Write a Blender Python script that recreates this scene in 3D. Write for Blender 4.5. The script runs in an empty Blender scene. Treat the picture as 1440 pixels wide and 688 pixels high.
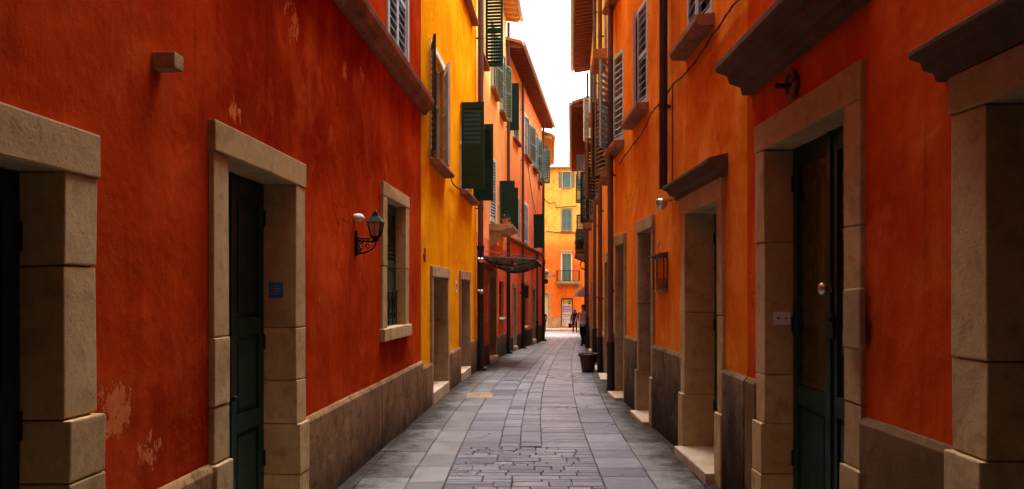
import bpy, bmesh, math, random
from mathutils import Vector, noise as mnoise
random.seed(7)
PI = math.pi
sc = bpy.context.scene
COL = sc.collection
F, U0, V0, H = 1100.0, 720.0, 411.0, 1.65       # focal length in px, principal column, horizon row, eye height


def gz(y):                                       # the street falls away gently
    if y < 12: return 0.0
    if y < 16: return -0.03 * (y - 12) ** 2 / 8
    return -0.03 * (min(y, 66) - 14)


# ------------------------------------------------------------------ materials
MATS = {}


def srgb(r, g, b):
    f = lambda c: (c / 255 / 12.92) if c / 255 <= 0.04045 else ((c / 255 + 0.055) / 1.055) ** 2.4
    return (f(r), f(g), f(b), 1)


class NT:
    def __init__(s, name):
        s.m = bpy.data.materials.new(name); s.m.use_nodes = True
        s.t = s.m.node_tree; s.t.nodes.clear()
        s.out = s.t.nodes.new('ShaderNodeOutputMaterial')
        s.b = s.t.nodes.new('ShaderNodeBsdfPrincipled')
        s.t.links.new(s.b.outputs[0], s.out.inputs[0])
        s.tc = s.t.nodes.new('ShaderNodeTexCoord').outputs['Object']

    def link(s, a, b): s.t.links.new(a, b)

    def mapping(s, sx, sy, sz, off=0.0):
        n = s.t.nodes.new('ShaderNodeMapping'); n.inputs['Scale'].default_value = (sx, sy, sz)
        n.inputs['Location'].default_value = (off, off * 1.7, off * .6)
        s.link(s.tc, n.inputs[0]); return n.outputs[0]

    def noise(s, scale, detail=4, rough=.55, vec=None, dist=0.0):
        n = s.t.nodes.new('ShaderNodeTexNoise'); n.inputs['Scale'].default_value = scale
        n.inputs['Detail'].default_value = detail; n.inputs['Roughness'].default_value = rough
        n.inputs['Distortion'].default_value = dist
        s.link(vec or s.tc, n.inputs['Vector']); return n.outputs[0]

    def voro(s, scale, feat='F1', vec=None):
        n = s.t.nodes.new('ShaderNodeTexVoronoi'); n.feature = feat; n.inputs['Scale'].default_value = scale
        s.link(vec or s.tc, n.inputs['Vector']); return n.outputs['Distance']

    def ramp(s, fac, a, b, va=0.0, vb=1.0):
        n = s.t.nodes.new('ShaderNodeMapRange'); n.interpolation_type = 'SMOOTHSTEP'
        n.inputs[1].default_value = a; n.inputs[2].default_value = b
        n.inputs[3].default_value = va; n.inputs[4].default_value = vb
        s.link(fac, n.inputs[0]); return n.outputs[0]

    def math(s, op, a, b=None):
        n = s.t.nodes.new('ShaderNodeMath'); n.operation = op
        for i, v in enumerate((a, b)):
            if v is None: continue
            if isinstance(v, (int, float)): n.inputs[i].default_value = v
            else: s.link(v, n.inputs[i])
        return n.outputs[0]

    def mix(s, fac, a, b, mode='MIX'):
        n = s.t.nodes.new('ShaderNodeMix'); n.data_type = 'RGBA'; n.blend_type = mode
        for sock, v in ((n.inputs[0], fac), (n.inputs[6], a), (n.inputs[7], b)):
            if isinstance(v, (int, float)): sock.default_value = v
            elif isinstance(v, tuple): sock.default_value = v
            else: s.link(v, sock)
        return n.outputs[2]

    def z(s):
        g = s.t.nodes.new('ShaderNodeNewGeometry'); x = s.t.nodes.new('ShaderNodeSeparateXYZ')
        s.link(g.outputs['Position'], x.inputs[0]); return x.outputs[2]

    def dist(s, p):
        g = s.t.nodes.new('ShaderNodeNewGeometry'); v = s.t.nodes.new('ShaderNodeVectorMath'); v.operation = 'DISTANCE'
        s.link(g.outputs['Position'], v.inputs[0]); v.inputs[1].default_value = p; return v.outputs['Value']

    def bump(s, *hs):
        prev = None
        for h, d in hs:
            n = s.t.nodes.new('ShaderNodeBump'); n.inputs['Distance'].default_value = d
            n.inputs['Strength'].default_value = 1.0
            s.link(h, n.inputs['Height'])
            if prev is not None: s.link(prev, n.inputs['Normal'])
            prev = n.outputs[0]
        s.link(prev, s.b.inputs['Normal'])

    def done(s, col, rough=.8, metal=0.0, spec=None):
        i = s.b.inputs
        if isinstance(col, tuple): i['Base Color'].default_value = col
        else: s.link(col, i['Base Color'])
        if isinstance(rough, (int, float)): i['Roughness'].default_value = rough
        else: s.link(rough, i['Roughness'])
        i['Metallic'].default_value = metal
        if spec is not None: i['Specular IOR Level'].default_value = spec
        return s.m


def plaster(name, base, deep, pale, peel=None, spots=(), upper=None, zsplit=(0, 1), streak=.5, off=0.0):
    if name in MATS: return MATS[name]
    n = NT(name)
    big = n.noise(.55, 5, .6, n.mapping(1, 1, 1, off))
    med = n.noise(2.6, 8, .68, n.mapping(1, 1, .8, off + 3), .4)
    fine = n.noise(23, 6, .65)
    st = n.noise(1.0, 6, .65, n.mapping(7, 7, .55, off))
    c = n.mix(n.ramp(big, .35, .68), base, deep)
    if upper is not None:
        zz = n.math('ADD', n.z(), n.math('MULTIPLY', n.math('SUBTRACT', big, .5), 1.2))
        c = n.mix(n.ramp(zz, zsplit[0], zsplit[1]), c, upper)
    c = n.mix(n.math('MULTIPLY', n.ramp(med, .5, .72), .5), c, pale)
    c = n.mix(n.math('MULTIPLY', n.ramp(st, .52, .74), streak), c, deep)
    c = n.mix(n.math('MULTIPLY', n.ramp(fine, .5, .8), .22), c, pale)
    drip = n.math('MULTIPLY', n.ramp(n.noise(1.0, 5, .7, n.mapping(4.5, 4.5, .16, off + 17)), .56, .68), n.ramp(big, .38, .55))
    c = n.mix(n.math('MULTIPLY', drip, .4), c, tuple(x * .5 for x in deep[:3]) + (1,))
    hgt = med
    wob = n.t.nodes.new('ShaderNodeVectorMath'); wob.operation = 'ADD'
    nz = n.t.nodes.new('ShaderNodeTexNoise'); nz.inputs['Scale'].default_value = 2.2; nz.inputs['Detail'].default_value = 6
    n.link(n.tc, nz.inputs['Vector']); n.link(n.mapping(1, 1, .8, off), wob.inputs[0]); n.link(nz.outputs['Color'], wob.inputs[1])
    crk = n.math('MULTIPLY', n.ramp(n.voro(.62, 'DISTANCE_TO_EDGE', wob.outputs[0]), .002, .006, 1.0, 0.0), n.ramp(n.noise(.7, 2, .5, n.mapping(1, 1, 1, off + 8)), .52, .64))
    c = n.mix(n.math('MULTIPLY', crk, .6), c, tuple(x * .35 for x in deep[:3]) + (1,))
    blot = n.noise(1.15, 7, .7, n.mapping(1, 1, .75, off + 13), .9)
    c = n.mix(n.math('MULTIPLY', n.ramp(blot, .5, .62), .32), c, tuple(x * .62 for x in base[:3]) + (1,))
    c = n.mix(n.math('MULTIPLY', n.ramp(blot, .5, .36), .28), c, pale)
    hgt = n.math('SUBTRACT', hgt, n.math('MULTIPLY', crk, .3))
    if peel is not None:
        pn = n.math('ADD', n.math('MULTIPLY', n.noise(5.5, 8, .72, n.mapping(1, 1, .7, off + 9), .6), .45), n.math('MULTIPLY', n.noise(21, 6, .75, n.mapping(1, 1, .55, off + 2), .5), .55))
        msk = n.ramp(n.noise(.9, 3, .5, n.mapping(1, 1, 1, off + 5)), .5, .75)
        for (x, y, z, r) in spots:
            msk = n.math('MAXIMUM', msk, n.math('MULTIPLY', n.ramp(n.dist((x, y, z)), r * .1, r, 1.0, 0.0), 1.12))
        pk = n.ramp(n.math('MULTIPLY', msk, pn), .535, .56)
        c = n.mix(n.math('MULTIPLY', pk, .8), c, n.mix(fine, peel, pale))
        hgt = n.math('SUBTRACT', hgt, n.math('MULTIPLY', pk, .5))
    n.bump((hgt, .007), (n.noise(.8, 1.5, .4, n.mapping(1, 1, 1, off)), .06), (n.noise(4, 2, .5, n.mapping(1, 1, 1, off)), .012), (st, .002), (fine, .0022), (n.noise(90, 3, .6), .0012))
    return MATS.setdefault(name, n.done(c, n.ramp(fine, .3, .7, .85, 1.0), spec=0.0))


def stone(name, base, dark, pale, stain=.5, pit=.004, off=0.0, grime_z=None):
    if name in MATS: return MATS[name]
    n = NT(name)
    a = n.noise(1.7, 8, .65, n.mapping(1, 1, 1, off))
    b = n.noise(9, 8, .7, n.mapping(1, 1, 1, off + 4), .3)
    g = n.noise(70, 4, .7)
    c = n.mix(n.ramp(a, .35, .7), base, pale)
    gi = n.t.nodes.new('ShaderNodeNewGeometry').outputs['Random Per Island']
    c = n.mix(n.ramp(gi, 0, 1, 0, .45), c, tuple(x * .62 for x in base[:3]) + (1,))
    c = n.mix(n.math('MULTIPLY', n.ramp(n.noise(2.6, 9, .78, n.mapping(1, 1, .9, off + 6), .2), .5, .68), stain), c, tuple(x * .8 for x in dark[:3]) + (1,))
    c = n.mix(n.math('MULTIPLY', n.ramp(b, .48, .72), stain), c, dark)
    c = n.mix(n.math('MULTIPLY', n.ramp(g, .5, .75), .25), c, dark)
    fl = n.math('MULTIPLY', n.ramp(n.noise(17, 7, .8, n.mapping(1, 1, .45, off + 15)), .58, .64), n.ramp(n.noise(1.3, 4, .6, n.mapping(1, 1, 1, off + 19)), .45, .6))
    c = n.mix(n.math('MULTIPLY', fl, stain * .6), c, tuple(min(1, x * 1.15) for x in pale[:3]) + (1,))
    if grime_z:
        z0, z1 = grime_z
        zz = n.math('ADD', n.z(), n.math('MULTIPLY', n.math('SUBTRACT', n.noise(2.2, 8, .7, None, .5), .5), 1.5))
        c = n.mix(n.ramp(zz, z0, z1, .88, 0.0), c, (.012, .010, .009, 1))
    pits = n.ramp(n.voro(24, vec=n.mapping(1, 1.3, 1, off)), .04, .16)
    n.bump((n.noise(2.2, 2, .5), .012), (b, .005), (pits, pit * .5), (g, .0012))
    return MATS.setdefault(name, n.done(c, .92, spec=.08))


def paint(name, col, rough=.4, wear=.15, metal=0.0, worn=None, spec=.4):
    if name in MATS: return MATS[name]
    n = NT(name)
    a = n.noise(4, 6, .65); b = n.noise(34, 5, .7, n.mapping(1, 1, .35))
    worn = worn or tuple(min(1, c * 1.9 + .02) for c in col[:3]) + (1,)
    c = n.mix(n.math('MULTIPLY', n.ramp(b, .5, .78), wear), col, worn)
    c = n.mix(n.math('MULTIPLY', n.ramp(a, .45, .75), .3), c, tuple(x * .55 for x in col[:3]) + (1,))
    n.bump((b, .0012), (a, .003))
    return MATS.setdefault(name, n.done(c, n.ramp(a, .3, .7, max(.05, rough - .1), min(1, rough + .18)), metal, spec))


RED = plaster('red_plaster', srgb(180, 60, 22), srgb(136, 34, 13), srgb(204, 90, 44), srgb(222, 140, 84),
              [(-1.72, 3.35, 1.15, .5), (-1.68, 3.65, .9, .4), (-1.57, 5.56, 3.6, .55), (-1.48, 6.92, 3.62, .3), (-1.44, 7.55, 3.75, .36), (-1.63, 4.6, 2.72, .28)], streak=.6)
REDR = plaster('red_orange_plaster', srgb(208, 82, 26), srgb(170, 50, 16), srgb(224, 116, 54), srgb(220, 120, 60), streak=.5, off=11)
ORG = plaster('orange_plaster', srgb(238, 142, 46), srgb(218, 108, 30), srgb(246, 172, 82), srgb(232, 150, 88), streak=.5, off=23)
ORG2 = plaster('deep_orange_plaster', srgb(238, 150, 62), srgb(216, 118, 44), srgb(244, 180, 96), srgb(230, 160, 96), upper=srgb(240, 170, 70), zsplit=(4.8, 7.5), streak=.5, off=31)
YEL = plaster('yellow_plaster', srgb(243, 168, 16), srgb(228, 142, 12), srgb(248, 186, 48), None, streak=.35, off=41)
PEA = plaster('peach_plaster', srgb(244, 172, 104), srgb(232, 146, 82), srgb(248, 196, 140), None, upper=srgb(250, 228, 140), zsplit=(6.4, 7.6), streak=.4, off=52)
PEAL = plaster('salmon_red_plaster', srgb(234, 126, 86), srgb(200, 80, 54), srgb(230, 130, 96), None, streak=.5, off=55)
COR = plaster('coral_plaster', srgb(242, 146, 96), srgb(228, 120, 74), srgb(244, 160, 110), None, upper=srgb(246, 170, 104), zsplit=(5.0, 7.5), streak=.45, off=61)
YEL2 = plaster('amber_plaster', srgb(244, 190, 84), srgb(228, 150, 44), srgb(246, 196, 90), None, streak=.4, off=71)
FARW = plaster('light_gradient_plaster', srgb(224, 124, 50), srgb(208, 102, 36), srgb(234, 152, 76), None, upper=srgb(240, 196, 92), zsplit=(4.6, 6.6), streak=.35, off=81)  # orange to yellow with height: a light gradient put into the wall colour
STONE = stone('sandstone', srgb(186, 156, 108), srgb(112, 88, 58), srgb(206, 180, 134), .45)
STONE2 = stone('grey_sandstone', srgb(160, 136, 104), srgb(96, 78, 58), srgb(184, 162, 128), .5, off=7)
STONED = stone('brown_stone', srgb(140, 98, 74), srgb(80, 52, 40), srgb(168, 124, 96), .55, off=17)
PLIN = stone('plinth_render', srgb(142, 106, 72), srgb(78, 54, 34), srgb(164, 130, 92), .8, off=21, grime_z=(-.2, .8))
PLINR = stone('damp_plinth_render', srgb(112, 90, 68), srgb(44, 35, 28), srgb(150, 126, 100), .8, off=27, grime_z=(.1, 1.15))
STEP = stone('step_stone', srgb(182, 160, 136), srgb(120, 100, 84), srgb(204, 186, 164), .4, off=29)
CORN = stone('weathered_cornice', srgb(98, 76, 58), srgb(56, 44, 36), srgb(116, 94, 74), .35, off=33)
GREEN = paint('dark_green_paint', (.006, .036, .025, 1), .42, .1, spec=.22)
GREENM = paint('bottle_green_paint', (.022, .085, .058, 1), .5, .2, spec=.2)
GREEN2 = paint('faded_green_paint', (.10, .20, .17, 1), .55, .3)
BLUEG = paint('blue_black_paint', (.012, .02, .035, 1), .45, .15)
PALE = paint('pale_grey_shutter_paint', srgb(160, 182, 196), .55, .3, worn=srgb(140, 134, 122))
BROWNP = paint('brown_shutter_paint', srgb(96, 78, 66), .55, .3)
IRON = paint('black_iron', (.012, .011, .012, 1), .42, .15, .6)
PIPE = paint('brown_pipe_paint', srgb(88, 66, 66), .5, .25)
PIPED = paint('black_pipe_paint', (.014, .013, .014, 1), .5, .2)
GUT = paint('grey_gutter', srgb(190, 180, 172), .5, .3)
WOOD = paint('eave_wood', srgb(120, 62, 46), .75, .4)
WOODL = paint('light_eave_wood', srgb(222, 170, 96), .75, .4)
WOODD = paint('interior_brown', srgb(70, 50, 36), .7, .3)
BRONZE = paint('brown_panel_glass', srgb(44, 42, 28), .22, .1, 0, spec=.6)
TILE = stone('roof_tile', srgb(190, 110, 78), srgb(140, 80, 60), srgb(214, 160, 130), .4, off=44)
TILEP = stone('pale_roof_tile', srgb(158, 134, 116), srgb(110, 88, 74), srgb(182, 162, 146), .4, off=46)
CHROME = paint('brushed_metal', (.62, .62, .62, 1), .22, .1, 1.0)
WHITE = paint('white_paint', srgb(226, 224, 216), .5, .15, worn=srgb(170, 160, 150))
BLUE = paint('blue_plaque', srgb(46, 96, 160), .35, .1)
LBLUE = paint('pale_blue_ink', srgb(150, 180, 214), .5, .1)
MAROON = paint('maroon_plastic', srgb(62, 32, 32), .5, .15)
SOIL = stone('soil', (.03, .02, .015, 1), (.01, .008, .006, 1), (.05, .035, .025, 1), .6)
LEAF = paint('leaf_green', (.05, .11, .03, 1), .6, .4)
DRY = paint('weathered_lattice', srgb(136, 126, 104), .85, .5)
REDP = paint('red_mark', srgb(176, 30, 24), .6, .1)
CREAM = paint('cream_lamp_glass', srgb(196, 160, 118), .3, .1, 0, spec=.5)
CABLE = paint('cable_rubber', srgb(70, 36, 28), .7, .1)
WIRED = paint('dark_cable', (.02, .018, .018, 1), .7, .1)
SIGNY = paint('yellow_poster', srgb(200, 180, 90), .6, .2)
SIGNP = paint('lilac_poster', srgb(176, 150, 196), .6, .2)
SIGNW = paint('white_poster', srgb(206, 206, 210), .6, .2)
INK = paint('dark_ink', (.03, .03, .035, 1), .6, .05)
SKIN = paint('skin', srgb(196, 142, 112), .6, .05)
HAIR = paint('dark_hair', (.012, .009, .007, 1), .6, .1)
NAVY = paint('navy_cloth', (.005, .008, .022, 1), .95, .1, worn=(.01, .014, .03, 1), spec=.05)
MAR2 = paint('wine_cloth', (.05, .006, .010, 1), .95, .1, spec=.05)
BLK = paint('black_cloth', (.006, .006, .007, 1), .95, .1, worn=(.012, .012, .013, 1), spec=.05)
PINK = paint('dusty_pink_cloth', srgb(176, 140, 138), .9, .15)
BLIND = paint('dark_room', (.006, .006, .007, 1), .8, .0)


def mk_glass():
    n = NT('window_glass')
    a = n.noise(1.5, 2, .5)
    n.bump((a, .01))
    MATS['glass'] = n.done((.012, .016, .018, 1), .08, 0, .6)
    return MATS['glass']


GLASS = mk_glass()


def mk_paving(name, c1, c2, c3, r0=.28, r1=.62, spec=.3):
    n = NT(name)
    at = n.t.nodes.new('ShaderNodeAttribute'); at.attribute_name = 'tone'
    tone = at.outputs['Fac']
    a = n.noise(1.1, 7, .65); b = n.noise(9, 9, .75, n.mapping(1, 1.6, 1)); g = n.noise(90, 4, .75)
    c = n.mix(tone, c1, c2)
    c = n.mix(n.math('MULTIPLY', n.ramp(a, .42, .7), .4), c, c3)
    c = n.mix(n.math('MULTIPLY', n.ramp(n.noise(.5, 6, .7, n.mapping(1, .5, 1, 4)), .5, .8), .3), c, tuple(x * .6 for x in c1[:3]) + (1,))
    c = n.mix(n.math('MULTIPLY', n.ramp(b, .5, .75), .5), c, tuple(x * .4 for x in c1[:3]) + (1,))
    c = n.mix(n.math('MULTIPLY', n.ramp(g, .55, .75), .25), c, c2)
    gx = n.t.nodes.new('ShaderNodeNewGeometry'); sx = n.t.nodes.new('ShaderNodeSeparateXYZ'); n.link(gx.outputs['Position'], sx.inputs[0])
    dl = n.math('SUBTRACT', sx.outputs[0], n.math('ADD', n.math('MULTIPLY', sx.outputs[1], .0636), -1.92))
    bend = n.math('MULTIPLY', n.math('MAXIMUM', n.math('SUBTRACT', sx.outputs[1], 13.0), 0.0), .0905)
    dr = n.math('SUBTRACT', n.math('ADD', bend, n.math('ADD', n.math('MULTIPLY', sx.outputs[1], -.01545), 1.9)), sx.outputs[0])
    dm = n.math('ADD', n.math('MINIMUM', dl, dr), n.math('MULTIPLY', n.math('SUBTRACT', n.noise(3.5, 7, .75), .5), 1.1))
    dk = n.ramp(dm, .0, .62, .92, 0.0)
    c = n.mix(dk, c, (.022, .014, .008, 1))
    n.bump((b, .008), (n.noise(1.6, 2, .5), .008), (n.noise(40, 4, .7, n.mapping(1, 2.2, 1)), .004), (g, .0016))
    rg = n.math('ADD', n.ramp(a, .35, .7, r0, r1), n.math('ADD', n.math('MULTIPLY', b, .12), n.math('MULTIPLY', dk, .4)))
    return n.done(c, rg, spec=spec)


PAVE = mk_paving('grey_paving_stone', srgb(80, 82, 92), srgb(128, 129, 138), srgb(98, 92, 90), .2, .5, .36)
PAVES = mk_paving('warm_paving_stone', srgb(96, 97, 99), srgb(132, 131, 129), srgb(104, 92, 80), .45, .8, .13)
JOINT = stone('joint_sand', srgb(58, 52, 48), (.01, .01, .01, 1), srgb(84, 76, 66), .5)
TANS = stone('tan_cover', srgb(150, 126, 104), srgb(96, 78, 64), srgb(170, 146, 122), .5)


# ------------------------------------------------------------------ mesh helpers
class MB:
    def __init__(s): s.v = []; s.f = []; s.mi = []; s.cur = 0

    def quad(s, pts):
        n = len(s.v); s.v += [Vector(p) for p in pts]; s.f.append(tuple(range(n, n + len(pts)))); s.mi.append(s.cur)

    def hexa(s, c):                    # 8 corners, bottom ring then top ring
        n = len(s.v); s.v += [Vector(p) for p in c]
        for f in ((3, 2, 1, 0), (4, 5, 6, 7), (0, 1, 5, 4), (1, 2, 6, 5), (2, 3, 7, 6), (3, 0, 4, 7)):
            s.f.append(tuple(n + i for i in f)); s.mi.append(s.cur)

    def wbox(s, W, s0, s1, o0, o1, z0, z1):
        s.hexa([W.P(a, o, z) for z in (z0, z1) for (a, o) in ((s0, o0), (s1, o0), (s1, o1), (s0, o1))])

    def box(s, x0, x1, y0, y1, z0, z1):
        s.hexa([(x, y, z) for z in (z0, z1) for (x, y) in ((x0, y0), (x1, y0), (x1, y1), (x0, y1))])

    def prism(s, prof, W, s0, s1):     # closed profile of (o,z) swept along the wall
        n = len(s.v); k = len(prof)
        for a in (s0, s1): s.v += [W.P(a, o, z) for (o, z) in prof]
        for i in range(k):
            j = (i + 1) % k; s.f.append((n + i, n + j, n + k + j, n + k + i)); s.mi.append(s.cur)
        s.f.append(tuple(n + i for i in range(k))); s.f.append(tuple(n + k + i for i in reversed(range(k))))
        s.mi += [s.cur, s.cur]

    def tube(s, pts, r, seg=8, cap=True, r2=None):
        pts = [Vector(p) for p in pts]; n = len(s.v); m = len(pts)
        up = Vector((0, 0, 1))
        for i, p in enumerate(pts):
            d = (pts[min(i + 1, m - 1)] - pts[max(i - 1, 0)]).normalized()
            a = d.cross(up)
            if a.length < .05: a = d.cross(Vector((0, 1, 0)))
            a.normalize(); b = d.cross(a)
            rr = r if r2 is None else r + (r2 - r) * i / (m - 1)
            for k in range(seg):
                t = 2 * PI * k / seg; s.v.append(p + a * (math.cos(t) * rr) + b * (math.sin(t) * rr))
        for i in range(m - 1):
            for k in range(seg):
                k2 = (k + 1) % seg
                s.f.append((n + i * seg + k, n + i * seg + k2, n + (i + 1) * seg + k2, n + (i + 1) * seg + k)); s.mi.append(s.cur)
        if cap:
            s.f.append(tuple(n + k for k in reversed(range(seg)))); s.f.append(tuple(n + (m - 1) * seg + k for k in range(seg)))
            s.mi += [s.cur, s.cur]

    def lathe(s, c, prof, seg=16, axis=None):   # prof: (r, h) along axis
        c = Vector(c); ax = Vector(axis or (0, 0, 1)).normalized()
        a = ax.cross(Vector((0, 0, 1)))
        if a.length < .05: a = Vector((1, 0, 0))
        a.normalize(); b = ax.cross(a); n = len(s.v)
        for (r, h) in prof:
            for k in range(seg):
                t = 2 * PI * k / seg; s.v.append(c + ax * h + (a * math.cos(t) + b * math.sin(t)) * max(r, .0005))
        for i in range(len(prof) - 1):
            for k in range(seg):
                k2 = (k + 1) % seg
                s.f.append((n + i * seg + k, n + i * seg + k2, n + (i + 1) * seg + k2, n + (i + 1) * seg + k)); s.mi.append(s.cur)
        s.f.append(tuple(n + k for k in reversed(range(seg)))); s.mi.append(s.cur)
        s.f.append(tuple(n + (len(prof) - 1) * seg + k for k in range(seg))); s.mi.append(s.cur)

    def build(s, name, mat, parent=None, base=None, bevel=0, jitter=0, smooth=False, label=None):
        me = bpy.data.meshes.new(name)
        o = bpy.data.objects.new(name, me); COL.objects.link(o)
        loc = Vector((0, 0, 0))
        if parent is not None:
            p = parent
            while p.parent: p = p.parent
            loc = p.location; o.parent = parent
        elif base is not None:
            loc = Vector(base); o.location = loc
        vs = [v - loc for v in s.v]
        me.from_pydata(vs, [], s.f)
        mats = mat if isinstance(mat, (list, tuple)) else [mat]
        for m in mats: me.materials.append(m)
        for p, i in zip(me.polygons, s.mi): p.material_index = i
        bm = bmesh.new(); bm.from_mesh(me)
        bmesh.ops.recalc_face_normals(bm, faces=bm.faces)
        if jitter:
            for v in bm.verts:
                w = v.co + loc
                v.co += mnoise.noise_vector(w * 6.0) * jitter
        if bevel:
            bmesh.ops.bevel(bm, geom=list(bm.edges), offset=bevel, segments=2, profile=.6, affect='EDGES', clamp_overlap=True)
        bm.to_mesh(me); bm.free()
        if smooth:
            for p in me.polygons: p.use_smooth = True
        if label: o['label'] = label
        return o


def tag(o, label, cat, group=None):
    o['label'] = label; o['category'] = cat
    if group: o['group'] = group
    return o


def empty(name, loc):
    o = bpy.data.objects.new(name, None); COL.objects.link(o); o.location = loc
    o.empty_display_size = .3
    bpy.context.view_layer.update()
    return o


class Wall:                             # a facade line: s runs away along it, o is out into the street
    def __init__(w, p0, p1, ref):
        w.p0 = Vector((p0[0], p0[1], 0)); w.p1 = Vector((p1[0], p1[1], 0))
        w.d = (w.p1 - w.p0); w.L = w.d.length; w.d.normalize()
        w.n = Vector((-w.d.y, w.d.x, 0))
        if (Vector((ref[0], ref[1], 0)) - w.p0).dot(w.n) < 0: w.n = -w.n

    def P(w, s, o, z): q = w.p0 + w.d * s + w.n * o; return Vector((q.x, q.y, z))

    def s_of(w, u):                     # where the sight line through image column u meets the facade
        k = (u - U0) / F
        return (k * w.p0.y - w.p0.x) / (w.d.x - k * w.d.y)

    def y(w, u): return w.p0.y + w.d.y * w.s_of(u)

    def z_of(w, u, v): return H + (V0 - v) * w.y(u) / F


# ------------------------------------------------------------------ facade pieces
def facade(W, root, mat, ztop, opens, zbot=-.6, depth=7, name='wall', split=None, arches=()):
    """front face with real openings and reveals, plus the body behind it"""
    m = MB()
    ss = sorted({0, W.L} | {round(a, 4) for o in opens for a in (o[0], o[1])})
    zs = sorted({zbot, ztop} | {round(a, 4) for o in opens for a in (o[2], o[3])})
    if split:
        zs = sorted(set(zs) | {split[0]})
    for i in range(len(ss) - 1):
        for j in range(len(zs) - 1):
            cs, cz = (ss[i] + ss[i + 1]) / 2, (zs[j] + zs[j + 1]) / 2
            if any(o[0] < cs < o[1] and o[2] < cz < o[3] for o in opens): continue
            m.cur = 1 if split and cz < split[0] else 0
            m.quad([W.P(ss[i], 0, zs[j]), W.P(ss[i + 1], 0, zs[j]), W.P(ss[i + 1], 0, zs[j + 1]), W.P(ss[i], 0, zs[j + 1])])
    for o in opens:
        s0, s1, z0, z1, d = [round(x, 4) for x in o[:5]]
        m.cur = 1 if split and (z0 + z1) / 2 < split[0] else 0
        m.quad([W.P(s0, 0, z0), W.P(s0, -d, z0), W.P(s0, -d, z1), W.P(s0, 0, z1)])
        m.quad([W.P(s1, 0, z0), W.P(s1, -d, z0), W.P(s1, -d, z1), W.P(s1, 0, z1)])
        m.quad([W.P(s0, 0, z1), W.P(s0, -d, z1), W.P(s1, -d, z1), W.P(s1, 0, z1)])
        m.quad([W.P(s0, 0, z0), W.P(s0, -d, z0), W.P(s1, -d, z0), W.P(s1, 0, z0)])
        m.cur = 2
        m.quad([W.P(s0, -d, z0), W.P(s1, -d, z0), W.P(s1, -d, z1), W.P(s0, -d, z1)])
    m.cur = 0
    for (s0, s1, zt, rise, d) in arches:          # spandrels that round off an opening's head
        for side in (0, 1):
            k = 7; c = (s0 + s1) / 2; hw = (s1 - s0) / 2
            pts = [(s0 if side == 0 else s1, zt)]
            for i in range(k + 1):
                t = i / k * PI / 2
                x = c + (-1 if side == 0 else 1) * hw * math.cos(t)
                pts.append((x, zt - rise + rise * math.sin(t)))
            nn = len(m.v)
            for o in (.002, -d):
                m.v += [W.P(a, o, z) for a, z in pts]
            kk = len(pts)
            m.f.append(tuple(nn + i for i in range(kk))); m.mi.append(1 if split and zt < split[0] else 0)
            for i in range(kk):
                j = (i + 1) % kk; m.f.append((nn + i, nn + j, nn + kk + j, nn + kk + i)); m.mi.append(m.mi[-1])
    L = W.L
    for a, b in (((0, 0), (0, -depth)), ((0, -depth), (L, -depth)), ((L, -depth), (L, 0))):
        m.quad([W.P(a[0], a[1], zbot), W.P(b[0], b[1], zbot), W.P(b[0], b[1], ztop), W.P(a[0], a[1], ztop)])
    m.quad([W.P(0, 0, ztop), W.P(L, 0, ztop), W.P(L, -depth, ztop), W.P(0, -depth, ztop)])
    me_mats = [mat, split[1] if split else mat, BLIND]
    me = bpy.data.meshes.new(name); o = bpy.data.objects.new(name, me); COL.objects.link(o)
    o.parent = root
    me.from_pydata([v - root.location for v in m.v], [], m.f)
    for mm in me_mats: me.materials.append(mm)
    for p, i in zip(me.polygons, m.mi): p.material_index = i
    return o


def plinth(W, root, mat, h, gaps, s0=0, s1=None, o=.035, follow=True, lip=True):
    """rendered base course between the door openings; h is its top"""
    s1 = W.L if s1 is None else s1
    cuts = [s0]
    for a, b in sorted(gaps): cuts += [a, b]
    cuts.append(s1)
    for i in range(0, len(cuts), 2):
        a, b = cuts[i], cuts[i + 1]
        if b - a < .05: continue
        m = MB()
        n = max(1, int((b - a) / 1.1)); e = [a + (b - a) * k / n for k in range(n + 1)]
        for k in range(n):
            oo = o + random.uniform(-.003, .003)
            if lip: m.prism([(-.02, -.7), (oo, -.7), (oo, h - .03), (oo - .02, h), (-.02, h + .012)], W, e[k] + .0015, e[k + 1] - .0015)
            else: m.wbox(W, e[k] + .0015, e[k + 1] - .0015, -.02, oo, -.7, h)
        m.build('plinth', mat, root, bevel=.006, jitter=.006)


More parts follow.
